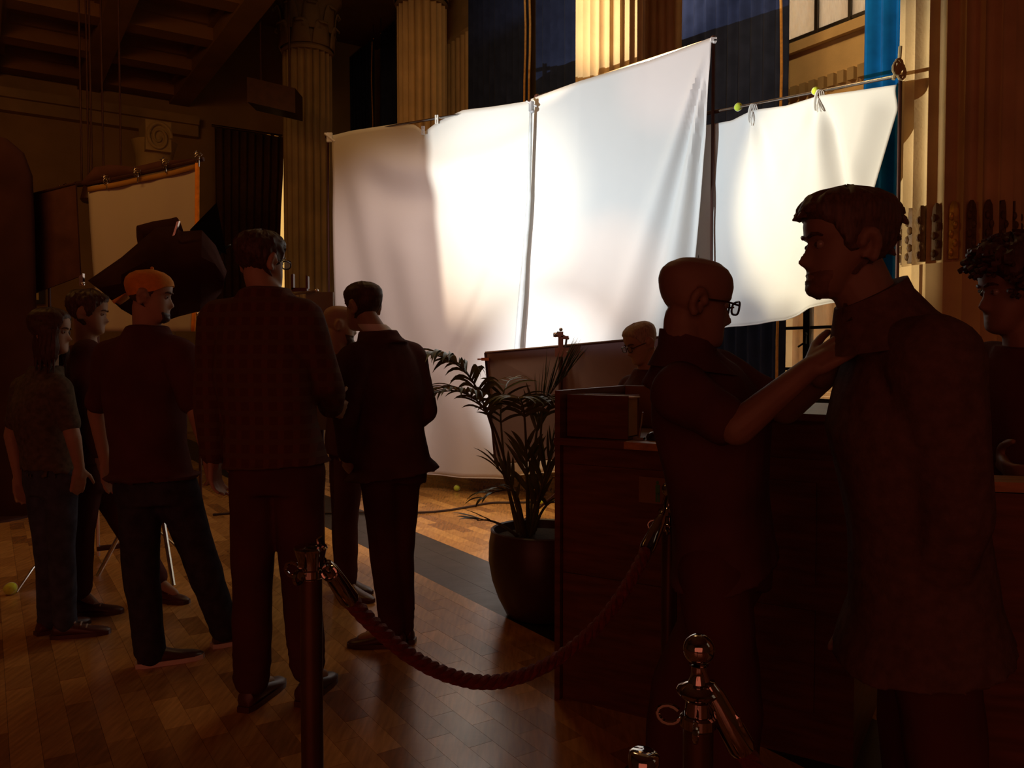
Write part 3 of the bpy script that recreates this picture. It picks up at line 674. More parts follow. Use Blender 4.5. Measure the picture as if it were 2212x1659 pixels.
# stand pole + strip added for the shaded overlap of left and middle sheet
def tripod(e, base, h, m, spread=.55, balls=None, ang0=.3, rtop=.012):
    p = MB(); p.tube([base + Z * .12, base + Z * h], .014, 8); build('pole', p, m, e)
    p = MB(); p.lathe(base + Z * .55, [(.022, 0), (.028, .01), (.028, .07), (.022, .08)], 12); build('collar', p, BLACKM, e)
    for k in range(3):
        a = ang0 + 2 * pi * k / 3; f = base + V((math.cos(a), math.sin(a), 0)) * spread
        l = MB(); l.tube([base + Z * .6, f + Z * .02], .010, 7); l.tube([base + Z * .3, base.lerp(f, .5) + Z * .31], .006, 6); build('leg', l, m, e)
pt = at(1148, 226, 7.86)
e = root('overlap_strip', pt, 'narrow pale strip for the shaded overlap where the left and middle sheets meet', 'strip')
G = []
for i in range(25):
    q = i / 24; c = poly([(1147, 240, 7.86), (1143, 430, 7.86), (1133, 560, 7.86), (1117, 756, 7.86), (1108, 1000, 7.86)], q); w = lerp(.014, .045, min(1, q * 1.1)) * (1 + .12 * math.sin(i * 1.1)); p = at(*c)
    ax = V((.80, -.6, 0)).normalized(); G.append([p - ax * w, p + V((-.008, -.015, 0)), p + ax * w])
s_ = build('cloth', MB().grid(G), mat('shaded_overlap_cloth', (0.66, 0.70, 0.72), .9), e); s_.modifiers.new('t', 'SOLIDIFY').thickness = .003
cl = MB(); cl.box(pt + V((.0, -.01, -.02)), .018, .02, .045, V((.8, .6, 0)), V((-.6, .8, 0))); cl.tube([pt + V((-.05, -.01, .03)), pt + V((.05, -.01, -.02))], .010, 8); cl.ball(pt + V((0.01, -.02, -.07)), .018)
build('clamp', cl, mat('grey_clamp', (.34, .34, .36), .5, metallic=.3), e)
def bar_stand(px0, py0, d0, px1, py1, d1, label):   # crossbar that carries a sheet top between two posts
    a = at(px0, py0, d0); b = at(px1, py1, d1)
    e = root('crossbar', V(((a.x + b.x) / 2, (a.y + b.y) / 2, 0)), label, 'crossbar')
    m = MB(); m.tube([a, b], .014, 8); build('bar', m, STEEL, e)
    for q in (a, b):
        m = MB(); m.tube([V((q.x, q.y, .0)), q], .013, 8); build('post', m, BLACKM, e)
        m = MB(); m.ball(q, .028); build('knuckle', m, BLACKM, e)
    return e
be = bar_stand(708, 296, 9.06, 1146, 221, 8.04, 'thin bar and posts holding up the left sheet')
k_ = at(712, 297, 9.0); m = MB(); m.box(k_, .03, .02, .05); m.tube([k_ + V((-.05, -.02, .04)), k_ + V((.06, -.02, -.05))], .012); build('clamp', m, CORD, be)
be = bar_stand(1160, 209, 7.98, 1541, 84, 6.83, 'thin bar and posts holding up the middle sheet')
k_ = at(1541, 86, 6.78); m = MB(); m.box(k_, .025, .02, .014); m.box(k_ + V((.012, 0, -.012)), .012, .02, .01); build('clamp', m, CORD, be)
# right sheet pole
a = at(1515, 247, dl(1515, .03)); b = at(1945, 163, dl(1945, .03)); sl = at(1554, 239.5, dl(1554, .03))
e = root('sheet_pole', V(((a.x + b.x) / 2, (a.y + b.y) / 2, 0)), 'steel pole carrying the shorter right sheet on white ties', 'pole')
m = MB(); m.tube([sl, b], .011, 10); build('pole', m, STEEL, e)
m = MB(); m.tube([a, sl], .016, 10); build('sleeve', m, BLACKM, e)
for q in (a + V((0, .03, 0)), b):
    m = MB(); m.tube([V((q.x, q.y, 0)), q], .012, 8); build('post', m, BLACKM, e)
m = MB(); dk = dl(1938)
for dx, dy in ((-4, 0), (4, 4), (0, -6), (6, 10)):
    c = at(1938 + dx, 150 + dy, dk); m.tube([c + V((.025 * math.cos(i * .7), -.02, .042 * math.sin(i * .7))) for i in range(10)], .008, 6)
m.tube([at(1945, 100, dk), at(1943, 128, dk), at(1936, 150, dk), at(1930, 172, dk)], .011, 6)
build('rope_knot', m, mat('old_rope', (.45, .36, .2), .9), e)
def tie(px, py, d, label):
    e_ = MB()
    for k in range(3):
        pts = []
        for i in range(14):
            a = i / 13 * 2 * pi; pts.append(at(px + (k - 1) * 3, py, d - .03) + V((.018 * math.cos(a) * (1 + .3 * k), -.025 * math.sin(a), .065 * math.sin(a) - .05)))
        e_.tube(pts, .006, 6)
    for k in (-1, 1, 2): e_.tube([at(px, py + 12, d - .04), at(px + 3 * k, py + 28, d - .05), at(px + 4 * k + 2, py + 46 - 5 * abs(k), d - .05)], .005, 6)
    return build('cord_tie', e_, CORD, label=label, category='tie', group=None)
tie(1625, 231, dl(1625, .02), 'white cord tie on the pole, nearer the middle sheet')
tie(1768, 201, dl(1768, .02), 'white cord tie on the pole next to the second tennis ball')
def ball(px, py, d, label, r=.033, floor_=False, split=False):
    c = at(px, py, d)
    if floor_: c.z = r
    b = MB().ball(c, r, n=20, m=14)
    o = build('tennis_ball', b, TENNIS, label=label, category='tennis ball')
    s = MB(); pts = []
    for i in range(41):
        t = 2 * pi * i / 40; q = V((math.cos(t) * 1.0, math.sin(t) * 1.0, 0.5 * math.sin(2 * t))); q = V((q.x, q.z * 1.2, q.y)).normalized(); pts.append(c + q * (r + .0003))
    s.tube(pts, .0016, 5); build('seam', s, CORD, o)
    return o
ball(1595, 231, dl(1595, .03), 'yellow tennis ball threaded on the pole end nearest the middle sheet', .033)
ball(1762, 196, dl(1762, .03), 'yellow tennis ball threaded on the pole beside a white tie', .028)
# clips on the left sheet
for px, py, d, lab, mm in ((943, 259, 8.46, 'white peg clipped on the swagged edge of the left sheet', CORD), (914, 283, 8.5, 'small grey clip in the sag of the left sheet', mat('grey_clamp2', (.35, .30, .28), .5))):
    c = at(px, py, d); m = MB(); m.box(c + V((-.008, -.015, 0)), .007, .008, .045); m.box(c + V((.012, -.015, 0)), .007, .008, .045); m.ball(c + V((0, -.015, .01)), .012)
    build('clothes_peg', m, mm, label=lab, category='clip')

# ================================================================== FLAG BOARD (screens the lower sheets)
fa, fb, fc, fd = at(1048, 762, 6.35), at(1440, 727, 5.9), at(1440, 972, 5.9), at(1070, 1000, 6.35)
e = root('flag_board', V(((fa.x + fb.x) / 2, (fa.y + fb.y) / 2, 0)), 'large black board with a metal clamp in front of the sheets', 'board')
m = MB(); dn = V((.2, .9, 0)).normalized() * .02
m.add([fa, fb, fc, fd, fa + dn, fb + dn, fc + dn, fd + dn], [(0, 1, 2, 3), (7, 6, 5, 4), (0, 4, 5, 1), (1, 5, 6, 2), (2, 6, 7, 3), (3, 7, 4, 0)]); build('panel', m, BLACKB, e, smooth=False)
m = MB(); m.tube([fa, fb], .010, 6); m.tube([fa, fd], .010, 6); m.tube([fd, fc], .010, 6); build('edge_frame', m, BLACKM, e)
c = at(1211, 738, 6.1)
m = MB(); m.box(c, .018, .03, .075); m.box(c + V((-.02, -.02, .05)), .035, .02, .016); m.box(c + V((.03, -.02, .03)), .028, .02, .012); m.tube([c + V((-.03, -.03, .07)), c + V((.06, -.03, .02))], .009); m.tube([c + V((.045, -.02, .03)), c + V((.035, -.02, -.04))], .008)
m.box(c + V((0.01, -.02, -.08)), .055, .02, .035); m.ball(c + V((-.04, -.03, .05)), .018); m.ball(c + V((.05, -.03, -.08)), .014); m.ball(c + V((.0, -.03, .09)), .014)
build('clamp', m, mat('clamp_metal', (.22, .17, .15), .35, metallic=.8), e)
m = MB(); q = at(1211, 770, 6.14); m.tube([V((q.x, q.y, .03)), q], .016, 8); build('post', m, BLACKM, e)
for k in range(3):
    a = .8 + 2.1 * k; l = MB(); l.tube([V((q.x, q.y, .4)), V((q.x + .45 * math.cos(a), q.y + .45 * math.sin(a), .012))], .010, 7); build('leg', l, BLACKM, e)
m = MB(); q = at(1048, 776, 6.33); m.box(q, .03, .02, .012); m.box(q + V((-.04, 0, 0)), .02, .012, .006); build('corner_clip', m, BRASS, e)
# tennis balls on stand feet on the floor
b1 = at(987, 1057, 8.48); ball(987, 1057, 8.48, 'yellow tennis ball on the parquet below the left sheet', .034, True)
ball(1172, 1074, 7.7, 'orange-tinted tennis ball on the floor behind the palm', .034, True)

# ================================================================== FILM LAMP (left, black wrapped)
AX = (V((0.95, 7.35, 3.0)) - LAMP).normalized(); SX = AX.cross(Z).normalized(); SY = SX.cross(AX)
e = root('film_lamp', V((LAMP.x - .15, LAMP.y - .1, 0)), 'black-wrapped film lamp with barn doors aimed at the sheets', 'lamp')
m = MB(); R = []
for h, r in ((-.26, .06), (-.25, .10), (-.15, .115), (-.04, .12), (-.01, .125), (-.01, .115), (-.06, .11), (-.18, .09), (-.22, .03)):
    R.append([LAMP + AX * h + (SX * math.cos(2 * pi * j / 24) + SY * math.sin(2 * pi * j / 24)) * r for j in range(24)])
m.rings(R, True); build('housing', m, DEEPBLK, e)
def flap(T1, T2, out, dist, ext, name='barn_door'):
    d1 = (T1 - LAMP).normalized(); d2 = (T2 - LAMP).normalized(); E1 = LAMP + d1 * dist; E2 = LAMP + d2 * dist
    o1 = LAMP + AX * .0 + (E1 - LAMP) * .12 + out * ext; o2 = LAMP + (E2 - LAMP) * .12 + out * ext
    q = MB(); nn = (E2 - E1).cross(o1 - E1).normalized() * .004
    q.add([E1 + nn, E2 + nn, o2 + nn, o1 + nn, E1 - nn, E2 - nn, o2 - nn, o1 - nn], [(0, 1, 2, 3), (7, 6, 5, 4), (0, 4, 5, 1), (1, 5, 6, 2), (2, 6, 7, 3), (3, 7, 4, 0)])
    build(name, q, DOORBLK, e, smooth=False)
def on_sheet(px, py, G):
    best = None
    for r in G:
        for p in r:
            d = p - V((0, 0, CAMZ)); cp_, sp_ = math.cos(PITCH), math.sin(PITCH)
            f = d.y * cp_ - d.z * sp_; u = d.y * sp_ + d.z * cp_
            X = CXP + d.x / f * FPX; Y = CYP - u / f * FPX; q = (X - px) ** 2 + (Y - py) ** 2
            if best is None or q < best[0]: best = (q, p)
    return best[1]
T1, T2 = on_sheet(915, 285, G_l), on_sheet(965, 800, G_l)
T1e = T1 + (T1 - T2) * .2; T2e = T2 + (T2 - T1) * .35
flap(T1e, T2e, -SX, .32, .13)
flap(fa + (fa - fb) * 1.2 - Z * .08, fb + (fb - fa) * .8 - Z * .18, -SY, .32, .13)
TR = at(2000, 100, 5.05)
flap(V((TR.x, TR.y, 0.3)), V((TR.x, TR.y, 6.5)), SX, .32, .13)  # right door added to trim the beam off the column
# black wrap cloth and stand
G = []
WR = [((190, 606), 4.95), ((262, 556), 4.95), ((338, 491), 4.98), ((376, 488), 5.0), ((392, 500), 5.0), ((436, 497), 5.0), ((466, 530), 5.05), ((490, 586), 5.05)]
for i, ((x, y), d) in enumerate(WR):
    bot = [(232, 640), (262, 668), (300, 690), (340, 700), (385, 684), (432, 672), (462, 650), (478, 632)][i]
    row = []
    for j in range(7):
        q = j / 6; row.append(at(lerp(x, bot[0], q), lerp(y, bot[1], q), d - .22 * math.sin(pi * q) + .05 * ns1(i * .9, j * .8)))
    G.append(row)
o = build('black_wrap', MB().grid(G), DEEPBLK, e); o.modifiers.new('t', 'SOLIDIFY').thickness = .01
m = MB(); base = V((LAMP.x - .15, LAMP.y - .1, 0)); m.tube([base + Z * .1, base + Z * 1.72], .022, 10); build('stand_pole', m, BLACKM, e)
m = MB(); c0 = LAMP - AX * .14
m.tube([c0 - SX * .14, c0 - SX * .14 - SY * .2, base + Z * 1.72, c0 + SX * .14 - SY * .2, c0 + SX * .14], .014, 8); build('yoke', m, BLACKM, e)
for k in range(3):
    a = 1.2 + 2 * pi * k / 3; l = MB(); l.tube([base + Z * .7, base + V((math.cos(a), math.sin(a), 0)) * .36 + Z * .014], .014, 8); build('leg', l, STEEL, e)
m = MB(); c = at(177, 604, 4.9); m.box(c, .014, .012, .028, V((.8, 0, .6))); m.ball(c + V((.01, -.01, -.03)), .012); build('clip', m, STEEL, e)
m = MB(); c = at(381, 494, 4.9); m.box(c, .008, .01, .045, V((.9, 0, .35)), None, V((.3, 0, .95))); build('clip', m, STEEL, e)
# sliver of light beside the far column: gap in a curtain lit by the window
# ================================================================== LEFT REFLECTOR FRAME
RD = 7.25
e_f, G_f, n_f = cloth('reflector_screen', [(190, 404, 7.40), (250, 394, 7.35), (300, 383, 7.30), (360, 372, 7.23), (425, 354, 7.15)], [(212, 716, 7.40), (300, 716, 7.30), (415, 716, 7.15)],
    [(190, 404, 7.40), (200, 575, 7.40), (212, 716, 7.40)], [(425, 354, 7.15), (424, 560, 7.15), (415, 716, 7.15)], 50, 30,
    lambda s, v, px, py: .012 * math.sin(px / 9.0 + .4 * math.sin(py / 60)) * v + .02 * ns1(s * 5, v), SILK, 'pale stretched reflector cloth with orange webbing edge at the left', 'reflector', hem=False)
G = []
def band(pts, w0_, wdir, nm, m, e):
    g = []
    for i in range(13):
        c = poly(pts, i / 12); p = at(c[0], c[1], c[2] - .02); q = at(c[0] + wdir[0], c[1] + wdir[1], c[2] - .02); g.append([p, q])
    o = build(nm, MB().grid(g), m, e); o.modifiers.new('t', 'SOLIDIFY').thickness = .006
band([(422, 352, 7.15), (421, 560, 7.15), (413, 716, 7.15)], 0, (9, 0), 'webbing', ORANGE_HEM, e_f)
band([(190, 404, 7.40), (250, 394, 7.35), (300, 383, 7.30), (360, 372, 7.23), (425, 354, 7.15)], 0, (0, 11), 'webbing', mat('brown_webbing', (.30, .14, .03), .8), e_f)
m = MB(); m.tube([at(186, 399, 7.53), at(190, 398, 7.40), at(300, 376, 7.30), at(440, 344, 7.13)], .018, 8); build('frame_bar', m, BLACKM, e_f)
m = MB(); pp_ = [at(182, 398, 7.45), at(212, 364, 7.45), at(250, 359, 7.45), at(300, 364, 7.40), at(350, 352, 7.35), at(424, 346, 7.25)]; pq = [at(190, 404, 7.45), at(212, 398, 7.45), at(250, 390, 7.45), at(300, 380, 7.40), at(350, 370, 7.35), at(424, 353, 7.25)]
m.grid([pp_, pq]); o = build('furled_cloth', m, BLACK, e_f); o.modifiers.new('t', 'SOLIDIFY').thickness = .06
for px, py, d in ((430, 338, 7.11), (359, 352, 7.20), (298, 372, 7.25), (232, 388, 7.35)):
    m = MB(); c = at(px, py, d)
    for k in range(3): m.tube([c + V((.03 * math.cos(i * .6 + k), -.015, .03 * math.sin(i * .6 + k) + .02 * (k - 1))) for i in range(8)], .005, 6)
    m.tube([c, c + V((.0, -.01, -.09))], .006); m.tube([c, c + V((-.05, -.01, .03))], .005)
    build('hook', m, STEEL, e_f)
for q in (at(205, 700, 7.45), at(424, 700, 7.21)):
    m = MB(); m.tube([V((q.x, q.y + .05, .02)), V((q.x, q.y + .05, q.z + 1.1))], .014, 8); build('post', m, BLACKM, e_f)
m = MB(); c = at(428, 678, 7.10); m.ball(c, .018); m.tube([c, c + V((-.01, 0, -.05))], .008); build('hook', m, STEEL, e_f)
# dark flag beside it
q = [at(86, 430, 7.55), at(188, 404, 7.42), at(198, 600, 7.42), at(92, 640, 7.55)]; dn = V((.1, 1, 0)).normalized() * .02
q = [p_ + V((-.02, -.16, 0)) for p_ in q]
e = root('fabric_flag', V((q[0].x, q[0].y, 0)), 'dark fabric flag panel left of the pale reflector', 'flag')
m = MB(); m.add(q + [p + dn for p in q], [(0, 1, 2, 3), (7, 6, 5, 4), (0, 4, 5, 1), (1, 5, 6, 2), (2, 6, 7, 3), (3, 7, 4, 0)]); build('panel', m, BLACK, e, smooth=False)
m = MB(); m.tube([q[0], q[1]], .012); m.tube([q[0], q[3]], .012); build('edge_frame', m, BLACKM, e)
m = MB(); c = at(150, 408, 7.47); m.box(c + Z * .03, .045, .02, .01); m.box(c + V((-.04, 0, .0)), .01, .02, .05); m.box(c + V((.05, 0, 0)), .01, .02, .04); m.tube([c + V((-.09, 0, .03)), c + V((-.05, 0, -.05))], .012); build('clamp', m, BLACKM, e)
qq = (q[0] + q[3]) / 2; m = MB(); m.tube([V((qq.x + .15, qq.y + .05, .0)), V((qq.x + .15, qq.y + .05, qq.z + .3))], .014); build('post', m, BLACKM, e)
# tall dark drape with rounded top at the left edge
e = root('tall_drape', at(20, 1105, 7.4) * 1.0, 'tall black drape with a rounded shoulder at the far left edge', 'drape')
e.location.z = 0
c = at(-60, 700, 7.15); m = MB(); R = []
for z, w in ((0.02, .57), (1.0, .56), (2.6, .56), (3.0, .55), (3.2, .48), (3.32, .34), (3.38, .15)):
    R.append([V((c.x, c.y, z)) + V((w * math.cos(2 * pi * j / 28) * (1 + .015 * math.sin(j * 2.1)), .13 * w / .57 * math.sin(2 * pi * j / 28), 0)) for j in range(28)])
m.rings(R); build('fabric', m, DEEPBLK, e)
m = MB(); m.lathe((c.x, c.y, 0), [(.5, .0), (.5, .02)], 24); build('base', m, BLACKM, e)
# pendant rods of a lighting bar, far left
e = root('lighting_bar', at(205, 400, 8.5), 'dark lighting bar hung on thin rods above the reflector', 'light bar')
m = MB(); m.tube([at(165, 398, 8.5), at(320, 385, 8.5)], .03, 8); build('bar', m, BLACKM, e)
for px in (177, 192, 199, 224, 262):
    a_ = at(px, 395, 8.5); m = MB(); m.tube([a_, V((a_.x, a_.y, 5.5))], .010, 6); build('rod', m, BLACKM, e)
for px in (200, 285):
    a_ = at(px, 392, 8.5); m = MB(); m.lathe(a_ - Z * .22, [(.10, 0), (.12, .03), (.09, .16), (.03, .22)], 16); build('lamp_head', m, BLACKM, e)
# truss box under the ceiling in front of the unlit column
c = at(595, 215, 11.5); e = root('truss_box', c, 'dark box hung high in front of the unlit column', 'box')
m = MB(); m.box(c, .33, .2, .17, V((.97, .1, -.2)).normalized()); build('cabinet', m, BLACKM, e, smooth=False)
m = MB(); m.tube([c + V((-.2, 0, .1)), V((c.x - .2, c.y, ZC))], .015); m.tube([c + V((.2, 0, .1)), V((c.x + .2, c.y, ZC))], .015); build('hanger', m, BLACKM, e)
# small grey board and rod beside the unlit column
q = at(690, 700, 5.3); e = root('grey_board', V((q.x, q.y, 0)), 'small grey board on a stand behind the bald bearded man', 'board')
m = MB(); c = at(692, 780, 5.3); m.box(c, .088, .012, .45); build('panel', m, SCREENBK, e, smooth=False)
m = MB(); m.tube([V((c.x, c.y + .03, 0)), V((c.x, c.y + .03, c.z))], .014); build('post', m, BLACKM, e)
m = MB(); c2 = at(648, 626, 5.3); m.box(c2, .05, .02, .012); m.box(c2 + V((-.045, 0, .05)), .008, .02, .05, V((.9, 0, .3))); m.box(c2 + V((.05, 0, .05)), .008, .02, .04, V((.9, 0, -.5)))
m.tube([c2 + V((0, .01, 0)), at(690, 640, 5.32)], .01); build('clamp', m, BLACKM, e)
m = MB(); m.tube([at(628, 637, 5.25), at(683, 628, 5.25)], .009, 7); m.ball(at(684, 628, 5.25), .013); build('rod', m, STEEL, e)
# floor stands on the left
f1 = at(23, 1292, 4.78); f1.z = 0
e = root('light_stand', V((-2.55, 5.35, 0)), 'low light stand whose leg ends in a split tennis ball', 'stand')
base = at(212, 1180, 5.6); base.z = 0; e.location = base
m = MB(); m.tube([base + Z * .03, base + Z * 1.0], .013, 8); build('pole', m, STEEL, e)
m = MB(); m.tube([base + Z * .08, at(345, 1168, 5.6)], .02, 7); build('crossbar', m, BLACKM, e)
m = MB(); m.tube([at(35, 1280, 4.82), at(72, 1226, 5.1), base + Z * .3], .007, 7); build('leg', m, STEEL, e)
m = MB(); m.tube([at(338, 1143, 5.45), at(421, 1215, 5.35)], .009, 8); build('leg', m, STEEL, e)
m = MB(); q = at(147, 1214, 5.62); q.z = .05; m.tube([base + Z * .3, q], .008, 7); build('leg', m, STEEL, e)
ball(23, 1290, 4.78, 'split yellow tennis ball on the stand leg at the left edge', .037, True)
ball(147, 1210, 5.62, 'yellow tennis ball half hidden between two people at the left', .034, True)

# cable on the floor
pts = [at(905, 1112, 7.0), at(960, 1109, 7.1), at(1010, 1101, 7.3), at(1060, 1092, 7.4), at(1110, 1090, 7.45), at(1190, 1078, 7.6)]
for p in pts: p.z = .012
pl = [at(x, y, 2485 / (y - 770)) for x, y in ((460, 1117), (560, 1110), (700, 1113), (800, 1112), (905, 1112), (960, 1108), (1010, 1100), (1060, 1091), (1110, 1090), (1195, 1089))]
for p in pl: p.z = .011
build('cable', MB().tube(catmull(pl, 8), .010, 7), CABLE, label='black cable curving across the parquet behind the palm', category='cable')

# ================================================================== POTTED PALM
pc = at(1168, 1300, 4.42); pc.z = 0; PC = V((pc.x, pc.y, 0))
e = root('potted_palm', PC, 'potted palm with arching fronds in a dark round planter', 'plant')
m = MB(); m.lathe(PC, [(.17, 0), (.19, .01), (.235, .1), (.27, .2), (.287, .3), (.285, .4), (.275, .455), (.277, .47), (.268, .476), (.258, .47), (.255, .43), (.25, .40)], 40); build('pot', m, POT, e)
m = MB(); m.lathe(PC, [(.252, .36), (.25, .425), (.15, .44), (.02, .445)], 30); build('soil', m, SOIL, e)
def leaflet(mb, p, d, L, w, droop, side):
    d = d.normalized(); pts = []; q = p.copy(); dd = d.copy(); G = []
    nseg = 7
    for i in range(nseg + 1):
        f = i / nseg; ww = w * (math.sin(pi * min(1, .12 + f * .9)) ** .7) * (1 if f < .97 else .2)
        lat = dd.cross(side).normalized() if dd.cross(side).length > 1e-3 else V((1, 0, 0))
        up = lat.cross(dd).normalized()
        G.append([q - lat * ww + up * ww * .35, q.copy(), q + lat * ww + up * ww * .35])
        q = q + dd * (L / nseg); dd = (dd + V((0, 0, -1)) * droop / nseg * (0.4 + f)).normalized()
    mb.grid(G)
def frond(px_pts, L, w, nl, droop, start=.35, spread=1.0, fwd=.7, lab=None):
    P = [at(*q) for q in px_pts]; C = catmull(P, 10); m_ = len(C)
    r = MB(); r.tube(C, [lerp(.010, .0025, i / (m_ - 1)) for i in range(m_)], 6)
    f = build('frond', r, STEM, e)
    for k in range(nl):
        q = start + (1 - start) * (k // 2 * 2 + .5 * (k % 2)) / max(1, nl - 1); i = min(m_ - 2, int(q * (m_ - 1))); p = C[i]; t = (C[i + 1] - C[max(0, i - 1)]).normalized()
        lat = t.cross(Z)
        if lat.length < .2: lat = t.cross(V((0, 1, 0)))
        lat.normalize(); sg = 1 if k % 2 else -1
        up = lat.cross(t)
        d = t * fwd + lat * sg * spread + up * .25 + V((random.uniform(-.12, .12), random.uniform(-.12, .12), random.uniform(-.1, .1)))
        sh = L * (math.sin(pi * (.18 + .72 * (q - start) / (1 - start))) ** .6) * random.uniform(.85, 1.1)
        g = MB(); leaflet(g, p, d, sh, w * random.uniform(.85, 1.15), droop * random.uniform(.7, 1.25), up); build('leaflet', g, LEAF, f)
B0 = (1140, 1160, 4.42)
frond([(1128, 1160, 4.42), (1090, 1030, 4.42), (1055, 900, 4.4), (1015, 815, 4.35), (965, 775, 4.3), (912, 764, 4.25)], .33, .012, 46, 1.8, .40)
frond([(1132, 1160, 4.4), (1100, 1030, 4.35), (1070, 930, 4.3), (1035, 870, 4.22), (990, 845, 4.15), (945, 848, 4.1)], .25, .010, 28, 1.5, .5)
frond([(1145, 1160, 4.46), (1152, 1020, 4.5), (1162, 915, 4.5), (1182, 862, 4.5), (1206, 828, 4.5), (1226, 808, 4.5)], .33, .011, 40, .12, .36, .30, .9)
frond([(1140, 1160, 4.4), (1138, 1030, 4.35), (1135, 930, 4.3), (1130, 880, 4.25), (1122, 860, 4.15), (1118, 862, 4.0)], .24, .013, 18, 1.9, .5)
frond([(1148, 1160, 4.44), (1160, 1040, 4.42), (1168, 940, 4.4), (1172, 880, 4.32), (1182, 858, 4.2), (1196, 866, 4.1)], .20, .011, 18, 1.7, .5)
frond([(1120, 1160, 4.45), (1095, 1040, 4.5), (1085, 950, 4.55), (1082, 880, 4.6), (1095, 830, 4.7), (1112, 815, 5.75)], .22, .009, 18, 1.2, .5)
frond([(1135, 1160, 4.35), (1120, 1100, 4.25), (1098, 1040, 4.2), (1072, 1010, 4.15)], .22, .013, 10, .8, .45, .5, 1.0)
frond([(1146, 1160, 4.36), (1160, 1090, 4.28), (1178, 1030, 4.22), (1196, 975, 4.2)], .26, .015, 12, .25, .3, .45, 1.0)
frond([(1136, 1160, 4.38), (1122, 1090, 4.3), (1108, 1060, 4.28), (1070, 1062, 4.25), (1040, 1078, 4.2)], .16, .011, 8, 1.4, .5, .4)
frond([(1118, 1158, 4.3), (1085, 1135, 4.2), (1055, 1124, 4.15), (1030, 1124, 4.12)], .17, .014, 6, .35, .62, .35, 1.1)
frond([(1150, 1160, 4.42), (1168, 1110, 4.38), (1190, 1085, 4.3), (1215, 1092, 4.25)], .14, .012, 6, 1.2, .5, .5)
frond([(1140, 1160, 4.42), (1142, 1090, 4.42), (1140, 1020, 4.4), (1132, 970, 4.35)], .24, .014, 10, .5, .45, .5, .9)
frond([(1155, 1160, 4.5), (1165, 1080, 4.55), (1180, 1010, 4.6), (1205, 960, 4.6)], .24, .012, 10, .4, .4, .5, .9)

# ================================================================== RECEPTION COUNTER
ka = at(1201, 1000, 3.32); kb = at(1850, 1000, 2.72)
fx = V((kb.x - ka.x, kb.y - ka.y, 0)); Lk = fx.length; fx.normalize(); fy = V((-fx.y, fx.x, 0))
def kp(x, y, z): return V((ka.x, ka.y, 0)) + fx * x + fy * y + Z * z
e = root('reception_counter', kp(Lk / 2, .35, 0), 'dark wooden reception counter with a raised back panel beside the palm', 'counter')
m = MB(); m.box(kp(Lk / 2, .33, .53), Lk / 2, .31, .53, fx, fy); build('body', m, DESKM, e, smooth=False)
hz = 1.085; wk = .62
m = MB(); m.box(kp(.155, .33, hz - .012), .155, .35, .014, fx, fy); build('left_worktop', m, DESKM, e, smooth=False)
m = MB(); m.box(kp(.31 + (wk - .31) / 2, .33, hz - .012), (wk - .31) / 2, .35, .014, fx, fy); build('worktop', m, DESKT, e, smooth=False)
m = MB(); m.box(kp(.012, .33, .64), .012, .34, .64, fx, fy); build('side_panel', m, DESKM, e, smooth=False)
pr = .45
m = MB(); m.box(kp(.27, .66, 1.18), .27, .012, .10, fx, fy); build('back_panel', m, mat('brown_panel_wood', (.20, .085, .03), .5, .2, 5), e, smooth=False)
m = MB(); m.box(kp(wk + (Lk - wk) / 2, .36, 1.13), (Lk - wk) / 2, .33, .07, fx, fy); build('raised_end', m, DESKM, e, smooth=False)
m = MB(); m.box(kp(wk + (Lk - wk) / 2, .33, 1.21), (Lk - wk) / 2 + .01, .36, .012, fx, fy); build('raised_top', m, DESKM, e, smooth=False)
for x in (.2, .75):
    for z in (.35, .8):
        m = MB(); m.box(kp(x + .05, .016, z), .22, .008, .18, fx, fy); build('front_panel', m, DESKM, e, smooth=False)
# box file with papers
e = root('box_file', kp(.17, .10, hz + .004), 'brown box file with white papers standing on the counter', 'box')
hb = hz + .004
m = MB(); m.box(kp(.165, .045, hb + .088), .135, .004, .086, fx, fy); m.box(kp(.165, .155, hb + .088), .135, .004, .086, fx, fy); m.box(kp(.034, .10, hb + .088), .004, .055, .086, fx, fy); m.box(kp(.165, .10, hb + .004), .135, .055, .004, fx, fy); build('cover', m, DESKM, e, smooth=False)
m = MB(); m.box(kp(.172, .10, hb + .088), .124, .048, .076, fx, fy); build('papers', m, mat('tan_paper', (.42, .27, .12), .8), e, smooth=False)
m = MB(); m.box(kp(.19, .10, hb + .1675), .122, .036, .003, fx, fy); build('loose_sheet', m, PAPER, e, smooth=False)
# mouse
c = kp(.405, .10, hz + .003); m = MB(); R = []
for i, (h, s_) in enumerate(((0, 1), (.012, 1.02), (.024, .88), (.032, .6), (.035, .2))):
    R.append([c + (fx * math.cos(2 * pi * j / 20) * .050 + fy * math.sin(2 * pi * j / 20) * .03) * s_ + Z * h for j in range(20)])
m.rings(R); e = build('computer_mouse', m, mat('glossy_black_plastic', (.02, .012, .012), .12, spec=.8), label='glossy black computer mouse on the counter top', category='mouse')
m = MB(); m.box(c + fx * .02 + Z * .031, .012, .004, .003, fx, fy); build('scroll_wheel', m, STEEL, e)
c = kp(.335, .075, hz + .004); m = MB(); m.box(c + Z * .005, .022, .012, .005, fx, fy); m.tube([c + Z * .006, c + Z * .11 + fx * .015], .0035, 6); build('small_stand', m, STEEL, label='small bright metal desk stand beside the computer mouse', category='stand')
